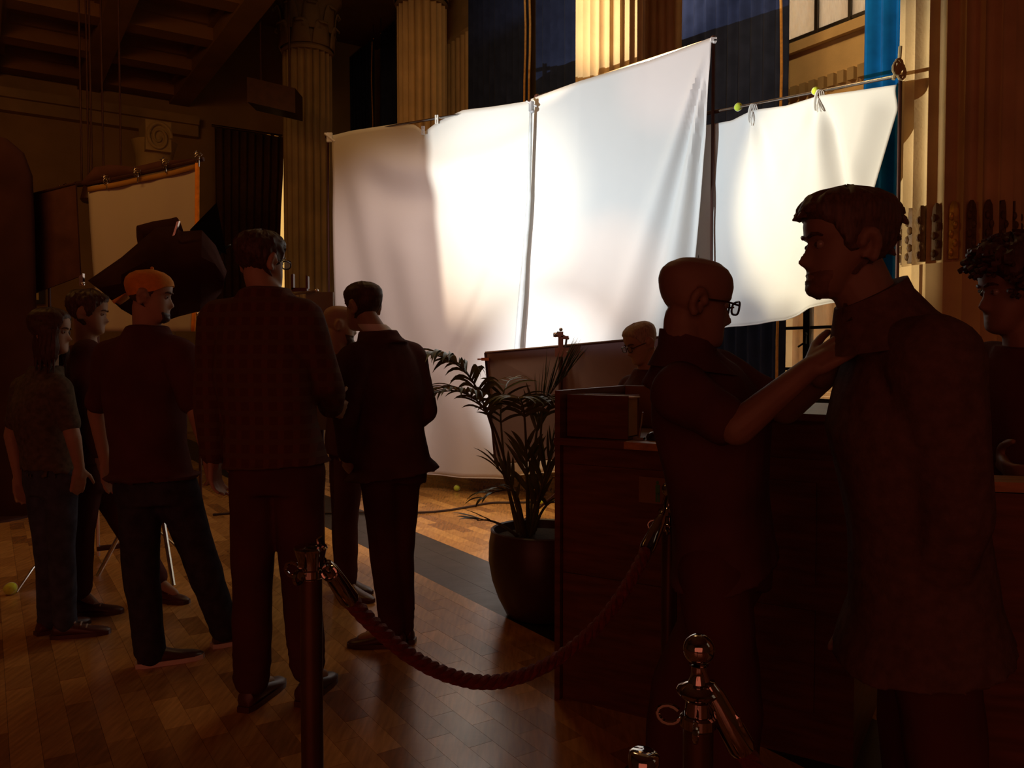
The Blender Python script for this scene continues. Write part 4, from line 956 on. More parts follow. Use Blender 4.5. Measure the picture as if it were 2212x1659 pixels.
# notice on the counter front
c = kp(.425, -.004, .905); e = root('paper_notice', c, 'small paper notice with a green figure taped on the counter front', 'notice')
m = MB(); m.box(c, .058, .001, .05, fx, fy); build('sheet', m, mat('dull_notice_paper', (.20, .11, .05), .8), e, smooth=False)
m = MB(); q = c - fy * .002 + fx * .02; m.ball(q + Z * .032, .007, .002, .007, 10, 6); m.box(q + Z * .005, .009, .001, .018, fx, fy); m.box(q - Z * .025 - fx * .005, .0035, .001, .018, fx, fy); m.box(q - Z * .025 + fx * .005, .0035, .001, .018, fx, fy); build('green_figure', m, GREENINK, e, smooth=False)
# counter at the right edge
ra = at(2085, 1048, 1.96); rb = at(2330, 1056, 1.9)
fx2 = V((rb.x - ra.x, rb.y - ra.y, 0)); L2 = fx2.length; fx2.normalize(); fy2 = V((-fx2.y, fx2.x, 0)); rz = ra.z
def rp_(x, y, z): return V((ra.x, ra.y, 0)) + fx2 * x + fy2 * y + Z * z
e = root('side_counter', rp_(L2, .1, 0), 'narrow wooden ledge counter at the right edge before the curly-haired man', 'counter')
m = MB(); m.box(rp_(L2, .05, rz), L2, .06, .012, fx2, fy2); build('worktop', m, DESKT, e, smooth=False)
m = MB(); m.box(rp_(L2, .045, rz / 2 - .008), L2 - .03, .045, rz / 2 - .008, fx2, fy2); build('body', m, DESKM, e, smooth=False)

# ================================================================== ROPE BARRIERS
def rope(pts, r, label):
    C = catmull(pts, 14); n_ = len(C); L = [0]
    for i in range(1, n_): L.append(L[-1] + (C[i] - C[i - 1]).length)
    M = int(L[-1] / .006); path = []
    j = 0
    for k in range(M + 1):
        x = L[-1] * k / M
        while j < n_ - 2 and L[j + 1] < x: j += 1
        path.append((C[j].lerp(C[j + 1], (x - L[j]) / max(1e-9, L[j + 1] - L[j])), (C[j + 1] - C[j]).normalized(), x))
    mb = MB()
    for s in range(3):
        q = []
        for p, t, x in path:
            a = t.cross(Z).normalized(); b = a.cross(t); ph = x / .085 * 2 * pi + s * 2 * pi / 3
            q.append(p + (a * math.cos(ph) + b * math.sin(ph)) * r * .5)
        mb.tube(q, r * .62, 7)
    e = root('barrier_rope', C[len(C) // 2], label, 'rope')
    build('rope', mb, ROPE, e)
    for p, q in ((C[0], C[2]), (C[-1], C[-3])):
        d = (q - p).normalized(); m = MB(); R = []
        up = d.cross(Z).normalized(); vv_ = d.cross(up)
        for h, rr in ((-.075, .004), (-.07, .014), (-.05, .019), (.0, .022), (.05, .024), (.06, .021), (.061, .01)):
            R.append([p + d * h + (up * math.cos(2 * pi * j / 16) + vv_ * math.sin(2 * pi * j / 16)) * rr for j in range(16)])
        m.rings(R); hk = p - d * .075
        m.tube([hk + d * .01, hk - d * .02 + Z * .01, hk - d * .035 + Z * .03, hk - d * .02 + Z * .045, hk + Z * .035], .005, 7)
        build('end_cap', m, CHROME, e)
    return e
def stanchion(x, y, h, kind, label):
    b0 = V((x, y, 0)); e = root('stanchion', b0, label, 'stanchion', None)
    m = MB(); m.lathe(b0, [(.16, 0), (.165, .012), (.15, .03), (.06, .05), (.03, .07)], 32); build('base', m, BRASS, e)
    hh = h - .075 if kind == 'flat' else h - .15
    m = MB(); m.lathe(b0, [(.0255, .06), (.0255, hh)], 24); build('post', m, mat('stanchion_post', (.10, .05, .025), .4, metallic=.6), e)
    m = MB()
    if kind == 'flat': m.lathe(b0, [(.024, h - .09), (.026, h - .07), (.029, h - .04), (.036, h - .01), (.039, h - .004), (.037, h), (.02, h + .003), (.004, h + .004)], 28)
    else:
        m.lathe(b0, [(.025, h - .16), (.03, h - .155), (.03, h - .145), (.024, h - .14), (.022, h - .115), (.036, h - .102), (.038, h - .097), (.034, h - .09), (.018, h - .083), (.013, h - .07), (.013, h - .055), (.017, h - .052)], 28)
        m.ball(b0 + Z * (h - .026), .027, n=24, m=16)
    build('finial', m, CHROME, e)
    hz_ = h - .062 if kind == 'flat' else h - .15
    rg = MB(); rg.lathe(b0, [(.027, hz_ - .012), (.031, hz_ - .008), (.031, hz_ + .008), (.027, hz_ + .012)], 24); build('ring_collar', rg, CHROME, e)
    for a in (-.35, pi - .35, pi / 2 - .3, -pi / 2 - .3):
        hk = MB(); d = V((math.cos(a), math.sin(a), 0)); pts = []
        for i in range(12):
            q = -pi * .95 + i / 11 * 1.75 * pi; pts.append(b0 + d * (.05 + .02 * math.cos(q)) + Z * (hz_ + .004 + .016 * math.sin(q)))
        hk.tube(pts, .0045, 7); build('hook', hk, CHROME, e)
    return e
s1 = at(671, 1180, 1.86); stanchion(s1.x, s1.y, s1.z, 'flat', 'flat-topped dark rope stanchion at the lower left of centre')
s3 = at(1510, 1370, 1.37); stanchion(s3.x, s3.y, s3.z, 'ball', 'ball-topped chrome stanchion nearest the camera')
s2 = at(1447, 1040, 2.62); stanchion(s2.x, s2.y, s2.z, 'ball', 'chrome stanchion half hidden behind the bald man')
rope([at(733, 1262, 1.90), at(760, 1300, 1.93), at(810, 1352, 1.98), at(880, 1412, 2.04), at(960, 1455, 2.1), at(1050, 1474, 2.16), at(1140, 1455, 2.22), at(1230, 1405, 2.3), at(1310, 1330, 2.36), at(1370, 1240, 2.42), at(1412, 1155, 2.5)], .019, 'thick red twisted rope sagging across the open floor')
rope([at(1570, 1555, 1.36), at(1600, 1610, 1.36), at(1650, 1690, 1.36), at(1720, 1780, 1.36), at(1850, 1850, 1.35)], .017, 'dark twisted rope dropping right from the nearest stanchion')
# brass rope end lower centre
m = MB(); R = []; c = at(1418, 1602, 1.2); dd = V((-.35, .0, -1)).normalized(); up = V((0, 1, 0)); ll = dd.cross(up).normalized()
p0, p1 = at(1392, 1628, 1.0), at(1375, 1790, 1.0); d = (p1 - p0).normalized(); up = d.cross(V((0, 1, 0))).normalized(); vv_ = d.cross(up)
d = (d * .95 + V((0, -.25, 0))).normalized()
for h, rr in ((-.003, .015), (0, .019), (.008, .020), (.03, .017), (.1, .014), (.17, .012), (.18, .004)):
    R.append([p0 + d * h + (up * math.cos(2 * pi * j / 20) + vv_ * math.sin(2 * pi * j / 20)) * rr for j in range(20)])
m.rings(R)
e = root('flared_finial', V((p0.x, p0.y, 0)), 'low flared metal stanchion top cut by the bottom frame edge', 'stanchion')
build('finial', m, CHROME, e)
m = MB(); q = p0 + d * .17; m.tube([V((q.x, q.y, .03)), q], .012, 12); build('post', m, BRASS, e)
m = MB(); m.lathe((q.x, q.y, 0), [(.11, 0), (.11, .015), (.05, .035), (.02, .05)], 24); build('base', m, BRASS, e)

#PEOPLE
# ================================================================== PEOPLE
HV = [0.00, 0.05, 0.12, 0.20, 0.27, 0.35, 0.45, 0.52, 0.60, 0.70, 0.80, 0.88, 0.95, 1.0]
HF = [.27, .345, .372, .352, .358, .352, .350, .346, .385, .392, .372, .315, .21, .0]
HB = [-.06, -.03, .0, .04, .11, .21, .34, .39, .425, .45, .44, .38, .26, .0]
HW = [.09, .165, .205, .235, .255, .275, .29, .30, .31, .32, .312, .275, .19, .0]
def head_pt(th, v, off=0.0, nose=1.0):
    F, B, W = interp(HV, HF, v), interp(HV, HB, v), interp(HV, HW, v)
    yc = (F - B) / 2; a = (F + B) / 2; cs, sn = math.cos(th), math.sin(th); e = 2 / 2.25
    x = W * math.copysign(abs(sn) ** e, sn); y = yc + a * math.copysign(abs(cs) ** e, cs)
    if cs > 0:
        nz = interp([.27, .295, .335, .36, .45, .54, .57], [0, .055, .118, .105, .05, .012, 0], v); wn = interp([.27, .33, .45, .56], [.075, .062, .036, .03], v)
        y += nose * nz * math.exp(-(x / wn) ** 2)
        y += nose * (.024 * math.exp(-((v - .222) / .018) ** 2) + .022 * math.exp(-((v - .172) / .02) ** 2) - .012 * math.exp(-((v - .197) / .008) ** 2) - .012 * math.exp(-((v - .13) / .02) ** 2)) * math.exp(-(x / .10) ** 2)
        y += nose * .018 * math.exp(-((v - .07) / .04) ** 2) * math.exp(-(x / .10) ** 2)
        y -= nose * .035 * math.exp(-((v - .50) / .038) ** 2) * math.exp(-((abs(x) - .13) / .07) ** 2)
        y += nose * .014 * math.exp(-((v - .575) / .022) ** 2) * math.exp(-(x / .18) ** 2)
    p = V((x, y, v))
    if off:
        c = V((0, .0, .55)); d = (p - c); p = p + d.normalized() * off
    return p
class Head:
    def __init__(s, center, h, yaw, pitch=0, roll=0):
        s.h = h; R = Matrix.Rotation(math.radians(yaw) - pi / 2, 3, 'Z') @ Matrix.Rotation(math.radians(pitch), 3, 'X') @ Matrix.Rotation(math.radians(roll), 3, 'Y')
        s.R = R; s.c = V(center)
    def w(s, p): return s.c + s.R @ ((V(p) - V((0, 0, .5))) * s.h)
    def pt(s, th, v, off=0.0): return s.w(head_pt(th, v, off))
    def add(s, mb):
        nt, rows = 56, [0.0, .02, .05, .08] + [.1 + .0165 * i for i in range(33)] + [.66, .7, .74, .78, .82, .86, .89, .92, .95, .97, .985, .995]
        mb.rings([[s.pt(2 * pi * j / nt, v) for j in range(nt)] for v in rows])
        for sg in (-1, 1):
            for k in range(9):
                a = k / 8 * pi * 1.25 - 1.0; pv = V((sg * (.315 + .05 * abs(math.sin(a + .6))), -.055 - .075 * math.cos(a) * .9 - .02, .455 + .125 * math.sin(a)))
                mb.ball(s.w(pv), .020 * s.h / .235 * .6, n=8, m=6)
            mb.ball(s.w((sg * .30, -.05, .44)), .03 * s.h, .05 * s.h, .075 * s.h, 10, 7, s.R)
            mb.ball(s.w((sg * .31, -.03, .36)), .022 * s.h, .026 * s.h, .03 * s.h, 8, 6, s.R)
def hair_mesh(H, hairline, thick, amp=.012, fs=9.0, seed=0.0, nt=72, vmax=.995):
    """scalp shell; hairline(th) gives the lower limit v at angle th"""
    rows = [.02 + .0225 * i for i in range(44)] + [.998]
    G = []
    for v in rows:
        r = []
        for j in range(nt):
            th = 2 * pi * j / nt - pi; hl = hairline(th); k = smooth01(hl - .035, hl + .05, v)
            tk = thick(th, v) if callable(thick) else thick
            n_ = ns1(math.sin(th) * fs, math.cos(th) * fs, v * fs * .8 + seed)
            off = -.035 * (1 - k) + k * (tk + amp * n_ + amp * .6 * ns1(math.sin(th) * fs * 2.5, math.cos(th) * fs * 2.5, v * fs * 2 + seed))
            r.append(H.w(head_pt(th, v, off, nose=0.0 if k > .5 else 1.0)))
        G.append(r)
    mb = MB(); n0 = len(rows)
    for i in range(n0 - 1):
        if all(max(0, rows[i + 1] - (hairline(2 * pi * j / nt - pi) - .08)) == 0 for j in range(nt)): continue
    k = len(mb.v)
    for r in G: mb.v += r
    for i in range(n0 - 1):
        for j in range(nt):
            if rows[i + 1] > hairline(2 * pi * j / nt - pi) - .09:
                a = i * nt + j; b = i * nt + (j + 1) % nt; mb.f.append((a, b, b + nt, a + nt))
    mb.f.append(tuple((n0 - 1) * nt + j for j in range(nt)))
    return mb
def hl_short(front=.80, temple=.66, side=.40, back=.20):
    def f(th):
        a = abs(th); return interp([0, .55, .95, 1.25, 1.5, 1.85, 2.1, pi], [front, front - .02, temple, side + .05, side, .50, back + .08, back], a)
    return f
def hand(mb, w, d, nrm, side, size=1.0, curl=.5, spread=.12):
    d = d.normalized(); nrm = (nrm - d * nrm.dot(d)).normalized(); ac = d.cross(nrm).normalized() * side; S_ = size
    for k in range(4):
        o = (-.030 + .020 * k) * S_; mb.capsule(w + ac * o * .7 + d * .015 * S_, .015 * S_, w + ac * o + d * .088 * S_, .0115 * S_, 10)
    mb.capsule(w - d * .02 * S_, .025 * S_, w + d * .04 * S_, .021 * S_, 10)
    for k, (L, cadd) in enumerate(((.062, .0), (.078, .0), (.084, .04), (.072, .1))):
        k2 = 3 - k if False else k; o = (-.030 + .020 * k) * S_; p = w + ac * o + d * .09 * S_; dd = (d + ac * (k - 1.5) * spread * .5).normalized(); r = .0095 * S_
        for q, fr in enumerate((.45, .31, .24)):
            a = curl * (.7 + .35 * q) + cadd; dd = (dd * math.cos(a) + nrm * math.sin(a)).normalized(); dd = dd.normalized()
            p2 = p + dd * L * fr * S_; mb.capsule(p, r, p2, r * .92, 8); p = p2; r *= .92
            nl = nrm - dd * nrm.dot(dd); 
    p = w + ac * .028 * S_ + d * .022 * S_; dd = (d * .65 + ac * .75 + nrm * .25).normalized()
    for q, L in enumerate((.042, .034, .028)):
        p2 = p + dd * L * S_; mb.capsule(p, (.0135 - .0015 * q) * S_, p2, (.012 - .0015 * q) * S_, 8); p = p2; dd = (dd + d * .35 + nrm * .25 * curl).normalized()
def ring_at(c, rt, fw, hw, hd, n=24, e=2.4):
    r = []
    for j in range(n):
        a = 2 * pi * j / n; cs, sn = math.cos(a), math.sin(a); r.append(c + rt * math.copysign(abs(cs) ** (2 / e), cs) * hw + fw * math.copysign(abs(sn) ** (2 / e), sn) * hd)
    return r
def person(label, floor_xy, H, yaw, head, over, top, legs, shoes, hair=None, voxel=.008, fat=1.0, handopt=None, skin=SKIN, group=None, extras=None, body_lean=None):
    fx_, fy_ = floor_xy; base = V((fx_, fy_, 0)); s = H / 1.8; a = math.radians(yaw); f = V((math.cos(a), math.sin(a), 0)); r = V((math.sin(a), -math.cos(a), 0))
    def L(x, y, z): return base + r * x * s + f * y * s + Z * z * s
    J = dict(pelvis=L(0, 0, .98), chest=L(0, .01, 1.30), neck=L(0, -.01, 1.51),
             sR=L(.18, 0, 1.455), sL=L(-.18, 0, 1.455), eR=L(.235, -.02, 1.16), eL=L(-.235, -.02, 1.16), wR=L(.24, .06, .92), wL=L(-.24, .06, .92),
             hR=L(.095, 0, .95), hL=L(-.095, 0, .95), kR=L(.10, .02, .51), kL=L(-.10, .02, .51), aR=L(.105, -.02, .09), aL=L(-.105, -.02, .09),
             tR=L(.13, .17, .03), tL=L(-.13, .17, .03))
    for k, v in over.items(): J[k] = at(*v) if isinstance(v, tuple) else v
    for k in 'RL':
        if 't' + k not in over: J['t' + k] = J['a' + k] + f * .17 * s; 
        J['t' + k].z = .03
    Hd = Head(*head)
    e = root('person', base, label, 'person', group)
    sh = (J['sR'] - J['sL']); shw = sh.length / 2; sh.normalize(); hp = (J['hR'] - J['hL']).normalized()
    def torso(mb, off, zlow=None, flare=0.0, upto=1.0, boost=1.0):
        st = []
        P, C, Nk = J['pelvis'], J['chest'], J['neck']; sc_ = (J['sR'] + J['sL']) / 2
        rows = [(P - (C - P) * .22, .150, .105), (P, .165, .112), (P.lerp(C, .45), .145, .102), (C, .165, .120), (C.lerp(sc_, .55), max(.15, shw * .86), .112), (sc_.lerp(Nk, .1) , max(.13, shw * .86), .085), (sc_.lerp(Nk, .62), shw * .52, .068), (Nk, .062, .064)]
        if zlow is not None:
            hem = V((P.x, P.y, zlow)); rows = [(hem, .165 + flare, .112 + flare), (P.lerp(hem, .5), .166 + flare * .5, .113 + flare * .5)] + rows[1:]
        R = []
        for i, (c, hw, hd) in enumerate(rows):
            q = i / (len(rows) - 1); rt = hp.lerp(sh, min(1, q * 1.3)).normalized(); up = (Nk - P).normalized(); fw = up.cross(rt).normalized(); rt2 = fw.cross(up).normalized()
            k = s * fat
            R.append(ring_at(c, rt2, fw, hw * (k if i < len(rows) - 4 else 1) + off, hd * k * boost + off))
        mb.rings(R)
    # body
    b = MB(); torso(b, -.006)
    for k in 'RL':
        b.capsule(J['s' + k], .052 * s, J['e' + k], .040 * s); b.capsule(J['e' + k], .041 * s, J['w' + k], .026 * s)
        b.capsule(J['h' + k], .080 * s, J['k' + k], .054 * s); b.capsule(J['k' + k], .054 * s, J['a' + k], .036 * s); b.capsule(J['a' + k], .034 * s, J['t' + k].lerp(J['a' + k], .25) , .025 * s)
    ndir = Hd.w((0, -.10, .28)); b.capsule(J['neck'] - Z * .03, .062 * s * fat, ndir, .052 * s * fat, 16); b.capsule(J['neck'] - Z * .02, .064 * s * fat, Hd.w((0, -.02, .2)), .046 * s, 14)
    Hd.add(b)
    ho = handopt or {}
    for k in 'RL':
        d, nr, cu = ho.get(k, (None, None, .45))
        dd = V(d) if d else (J['w' + k] - J['e' + k]); nr_ = V(nr) if nr else (r * (-1 if k == 'R' else 1))
        hand(b, J['w' + k], dd, nr_, 1 if k == 'R' else -1, s, cu)
    remesh('body', b, voxel, skin, e, smooth=2)
    vx = max(.010, voxel * 1.4)
    # trousers
    lm, lr = legs
    t = MB(); P = J['pelvis']
    t.rings([ring_at(P + (J['chest'] - P) * q, hp, hp.cross(Z) * -1, w * s * fat, d_ * s * fat) for q, w, d_ in ((-.28, .165, .115), (-.1, .175, .122), (.12, .168, .116), (.3, .155, .11))])
    for k in 'RL':
        hem = J['a' + k].lerp(J['k' + k], .06)
        t.capsule(J['h' + k] + Z * .02, .098 * s * lr, J['k' + k], .076 * s * lr, 16); t.capsule(J['k' + k], .076 * s * lr, hem, .066 * s * lr, 16)
        for q in (.08, .2, .3): t.ball(J['a' + k].lerp(J['k' + k], q) + V((ns1(q * 20, s) * .008, ns1(q * 31, s) * .008, 0)), .072 * s * lr, .072 * s * lr, .03)
    remesh('trousers', t, vx, lm, e, amp=.007, fs=9, smooth=3)
    # top garment
    g = MB(); tm = top['m']; off = top.get('off', .018)
    torso(g, off, top.get('hem'), top.get('flare', 0.0), boost=top.get('boost', 1.0))
    for k in 'RL':
        sr = top.get('sr', .072); g.capsule(J['neck'] - Z * .045 * s + (J['s' + k] - J['neck']) * .25, .066 * s, J['s' + k] + Z * .004, (sr + .010) * s, 16); g.capsule(J['s' + k], (sr + .012) * s, J['s' + k].lerp(J['e' + k], .5), sr * s)
        if top.get('sleeve', 'long') == 'long':
            g.capsule(J['s' + k].lerp(J['e' + k], .4), sr * s, J['e' + k], sr * .88 * s); g.capsule(J['e' + k], sr * .88 * s, J['e' + k].lerp(J['w' + k], .93), sr * .66 * s)
        else:
            cu = J['s' + k].lerp(J['e' + k], top.get('cut', .72)); g.capsule(J['s' + k].lerp(J['e' + k], .35), sr * 1.0 * s, cu, sr * .96 * s)
    if top.get('collar'):
        g.rings([ring_at(J['neck'] + (Hd.w((0, -.1, .25)) - J['neck']) * q - Z * .02, sh, sh.cross(Z) * -1, w * s, w * 1.02 * s, 20, 2) for q, w in ((-.5, .12), (0, .088), (.32, .078))])
    remesh(top.get('name', 'shirt'), g, vx, tm, e, amp=top.get('amp', .008), fs=top.get('fs', 7), smooth=3)
    # shoes
    for k in 'RL':
        d = J['t' + k] - J['a' + k]; d.z = 0; d.normalize(); lt = V((-d.y, d.x, 0)); A = V((J['a' + k].x, J['a' + k].y, 0)) - d * .05 * s
        R = []
        for y, w, h in ((-.012, .022, .05), (.0, .034, .075), (.05, .040, .085), (.11, .042, .07), (.18, .046, .048), (.23, .044, .04), (.262, .030, .032), (.275, .012, .024)):
            ring = []
            for j in range(14):
                an = 2 * pi * j / 14; ring.append(A + d * y * s + lt * w * s * math.cos(an) + Z * max(.012, (h * .55 + h * .5 * math.sin(an)) * s))
            R.append(ring)
        m = MB().rings(R); so = build('shoe', m, shoes.get('m', SHOE), e)
        m = MB(); R = []
        for z in (.0, .022 * s):
            ring = []
            for y, w in ((-.02, .024), (.02, .037), (.1, .041), (.18, .047), (.235, .043), (.27, .028)): ring.append(A + d * y * s + lt * w * s + Z * z)
            for y, w in ((.28, .0), (.27, .028), (.235, .043), (.18, .047), (.1, .041), (.02, .037), (-.02, .024)): ring.append(A + d * y * s - lt * w * s + Z * z)
            R.append(ring)
        m.rings(R); build('sole', m, shoes.get('sole', SHOE), so)
        if shoes.get('laces'):
            m = MB()
            for q in range(4):
                c = A + d * (.075 + .028 * q) * s + Z * (.095 - .015 * q) * s; m.tube([c - lt * .028, c + Z * .01, c + lt * .028], .004, 6)
            m.tube([A + d * .08 + Z * .1, A + d * .06 + lt * .05 + Z * .07], .003, 5); build('laces', m, LACE, so)
    # eyes
    for sg in (-1, 1):
        c = Hd.w((sg * .125, .292, .497)); m = MB().ball(c, .0112 * Hd.h / .235, n=12, m=8); ob = build('eye', m, EYE, e)
        m = MB().ball(Hd.w((sg * .125, .328, .497)), .0058 * Hd.h / .235, n=10, m=6); build('iris', m, HAIR_DK, ob)
        if not (extras and extras.get('nobrow')):
            m = MB(); m.tube([Hd.pt(sg * q, v, .006) for q, v in ((.16, .575), (.35, .595), (.55, .592), (.68, .572))], [.004, .005, .004, .002], 6); build('eyebrow', m, HAIR_DK, e)
    if hair: hair(Hd, e)
    if extras:
        if 'glasses' in extras:
            gl = MB(); gm = extras['glasses']
            for sg in (-1, 1):
                pts = []
                for i in range(21):
                    q = 2 * pi * i / 20; pts.append(Hd.w((sg * .145 + .105 * math.copysign(abs(math.cos(q)) ** .7, math.cos(q)), .43 - .03 * abs(math.cos(q)) * .5, .488 + .072 * math.copysign(abs(math.sin(q)) ** .7, math.sin(q)))))
                gl.tube(pts, .0028, 7); gl.tube([Hd.w((sg * .25, .41, .51)), Hd.w((sg * .315, .25, .52)), Hd.w((sg * .33, -.02, .51)), Hd.w((sg * .325, -.12, .45))], .0026, 6)
            gl.tube([Hd.w((-.045, .43, .505)), Hd.w((0, .445, .515)), Hd.w((.045, .43, .505))], .0026, 6)
            go = build('glasses', gl, gm, e)
            for sg in (-1, 1):
                lp = [Hd.w((sg * .145 + .10 * math.cos(2 * pi * i / 20), .42, .488 + .068 * math.sin(2 * pi * i / 20))) for i in range(20)]
                m = MB(); m.rings([lp, [p + Hd.R @ V((0, .0015, 0)) for p in lp]]); build('lens', m, LENS, go)
    return e, J, Hd
def std_hair(m, hl, thick, amp=.012, fs=9.0, seed=0.0):
    return lambda Hd, e: build('hair', hair_mesh(Hd, hl, thick, amp, fs, seed), m, e)

# ---- A: tall man in the grey jacket, right foreground
def beard(Hd, e, m, thm=1.45, vtop=.26, thick=.016, seed=0):
    G = []
    for i in range(17):
        q = i / 16; v = .002 + (vtop - .002) * q; row = []
        for j in range(41):
            u = -1 + 2 * j / 40; th = u * thm; ed = smooth01(1.0, .72, abs(u)) * smooth01(1.0, .70, q + .25 * max(0, abs(u) - .5) * 0)
            lip = math.exp(-((v - .197) / .035) ** 2) * math.exp(-(th / .35) ** 2)
            row.append(Hd.w(head_pt(th, v, -.02 + (thick + .02) * ed * (1 - .8 * lip) + .006 * ns1(th * 11, v * 50, seed))))
        G.append(row)
    build('beard', MB().grid(G), m, e)
def hairA(Hd, e):
    def th_(th, v): 
        a = abs(th); front = math.exp(-(th / .7) ** 2); return .040 + .02 * smooth01(.7, .95, v) + .05 * front * smooth01(.70, .80, v) * smooth01(.97, .86, v) + .012 * smooth01(1.8, 3, a)
    mb = hair_mesh(Hd, hl_short(.745, .66, .40, .13), th_, .026, 7.0, 3.1)
    for k in range(26):     # loose tufts at fringe and back
        if k < 9: th = random.uniform(-.5, .5); v = random.uniform(.76, .86); d = V((random.uniform(-.3, .3), .8, random.uniform(-.35, .1)))
        else: th = pi + random.uniform(-.8, .8); v = random.uniform(.2, .85); d = V((random.uniform(-.4, .4), -.6, random.uniform(-.5, .5)))
        p = head_pt(th, v, .035); mb.tube([Hd.w(p), Hd.w(p + d * .05), Hd.w(p + d * .10 + V((0, 0, -.02)))], [.010, .008, .002], 6)
    build('hair', mb, HAIR_BR, e)
    beard(Hd, e, mat('beard_hair', (.13, .07, .045), .7, .3, 40), 1.55, .30, .010)
eA, JA, HA = person('tall bearded man in grey jacket leaning in from the right, facing left', (.98, 1.83), 1.93, 172,
       (at(1828, 530, 1.80), .232, 180, -1),
       dict(neck=(1905, 688, 1.80), sL=(2022, 782, 1.66), sR=(1915, 745, 1.98), chest=(1952, 905, 1.81), pelvis=(1990, 1290, 1.84), eL=(2062, 1110, 1.64), hL=(2000, 1340, 1.80), hR=(1992, 1330, 1.93), wL=(2000, 1330, 1.74), eR=(1925, 1090, 2.0), wR=(1890, 1320, 1.95)),
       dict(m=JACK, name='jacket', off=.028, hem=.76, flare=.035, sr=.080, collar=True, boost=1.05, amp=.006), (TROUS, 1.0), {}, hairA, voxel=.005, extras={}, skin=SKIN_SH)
m = MB(); m.rings([ring_at(at(*c), V((1, 0, 0)), V((0, 1, 0)), hw, hd, 24, 2) for c, hw, hd in (((1925, 745, 1.80), .150, .16), ((1905, 700, 1.80), .108, .105), ((1885, 655, 1.80), .082, .085), ((1880, 632, 1.80), .074, .080))])
for i_, v_ in enumerate(m.v): 
    k_ = i_ // 24; v_.z += (v_.x - m.v[k_ * 24 + 6].x) * (.18, .30, .42, .5)[k_]
build('stand_collar', m, JACK, eA)
m = MB(); q = [at(1822, 655, 1.76), at(1838, 690, 1.74), at(1818, 700, 1.78), at(1850, 655, 1.80)]
m.add(q + [x + V((.012, .012, 0)) for x in q], [(0, 2, 1, 3), (7, 5, 6, 4), (0, 4, 6, 2), (2, 6, 5, 1), (1, 5, 7, 3), (3, 7, 4, 0)]); build('collar_tip', m, JACK, eA, smooth=False)
# ---- B: bald man with glasses adjusting the tall man's lapel
def bald(Hd, e): pass
eB, JB, HB_ = person('bald man with glasses and dark polo reaching to the tall man\'s lapel', (.50, 2.14), 1.76, 35,
       (at(1502, 652, 2.05), .226, 7, -9),
       dict(neck=(1480, 775, 2.07), sR=(1472, 850, 1.92), sL=(1545, 812, 2.22), chest=(1545, 940, 2.10), pelvis=(1565, 1195, 2.14), hR=at(1540, 1240, 2.05), hL=at(1590, 1240, 2.22), eR=(1592, 925, 1.80), wR=(1752, 793, 1.78), eL=(1695, 885, 2.12), wL=(1790, 812, 1.96)),
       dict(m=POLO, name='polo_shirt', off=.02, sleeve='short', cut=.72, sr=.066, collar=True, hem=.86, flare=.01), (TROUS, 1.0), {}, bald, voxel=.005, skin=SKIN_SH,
       handopt={'R': ((.95, -.05, .62), (.1, .5, -.75), .42), 'L': ((.9, -.2, .35), (.2, -.6, -.6), .5)}, extras=dict(glasses=FRAMEM, nobrow=True))
m = MB(); m.rings([ring_at(at(*c), V((1, 0, 0)), V((0, 1, 0)), hw, hd, 24, 2) for c, hw, hd in (((1496, 800, 2.07), .115, .12), ((1487, 760, 2.07), .078, .08), ((1484, 727, 2.07), .070, .072))])
for i_, v_ in enumerate(m.v):
    k_ = i_ // 24; v_.z -= (v_.x - m.v[k_ * 24 + 6].x) * (.12, .22, .30)[k_]
build('stand_collar', m, POLO, eB)
# ---- C: suited man, back to camera
def hairC(Hd, e): build('hair', hair_mesh(Hd, hl_short(.80, .68, .42, .16), .035, .012, 8, 5), HAIR_DK, e)
eC, JC, HC = person('man in a dark suit with his back turned beside the palm', (-.58, 3.94), 1.79, 150,
       (at(783, 662, 3.94), .232, 140, -3),
       dict(neck=(816, 716, 3.94), sR=(888, 778, 4.08), sL=(765, 782, 3.82), chest=(838, 855, 3.94), pelvis=(848, 1000, 3.95), eR=(916, 885, 4.02), wR=(862, 935, 4.22), eL=(748, 890, 3.75), wL=(752, 985, 3.9),
            hR=(868, 1035, 3.98), hL=(820, 1035, 3.92), kR=(862, 1200, 3.98), kL=(832, 1200, 3.93), aR=(868, 1365, 3.98), aL=(850, 1362, 3.92), tR=at(775, 1385, 4.0), tL=at(762, 1390, 3.92)),
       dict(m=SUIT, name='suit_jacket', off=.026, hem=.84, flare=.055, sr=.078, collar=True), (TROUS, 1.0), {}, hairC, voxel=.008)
m = MB(); m.rings([ring_at(JC['neck'] + (HC.w((0, -.1, .25)) - JC['neck']) * q, V((1, 0, 0)), V((0, 1, 0)), w, w * 1.0, 20, 2) for q, w in ((0, .078), (.35, .074), (.52, .070))]); build('shirt_collar', m, WHITE, eC)
# ---- D: bearded bald man behind
def hairD(Hd, e):
    bm_ = MB(); G = []
    for v in [.0 + .02 * i for i in range(15)]:
        G.append([Hd.w(head_pt(th, v, .05 * (1 if v < .22 else .4) + .02 * ns1(th * 7, v * 30)) - V((0, 0, .05 * max(0, .15 - v) / .15))) for th in [(-1.6 + 3.2 * j / 30) for j in range(31)]])
    bm_.grid(G); build('beard', bm_, HAIR_BR, e)
person('bald bearded man partly hidden behind the suited man', (-.98, 4.82), 1.74, 25,
       (at(735, 702, 4.8), .232, 20, -8), dict(neck=(735, 765, 4.8), aR=(750, 1258, 4.75), aL=(745, 1262, 4.9), kR=(746, 1130, 4.78), kL=(742, 1130, 4.9), tR=at(770, 1280, 4.7), tL=at(768, 1275, 4.85)),
       dict(m=TEE_BK, name='shirt', off=.02, sr=.07, hem=.85), (TROUS, 1.0), {}, hairD, voxel=.009)
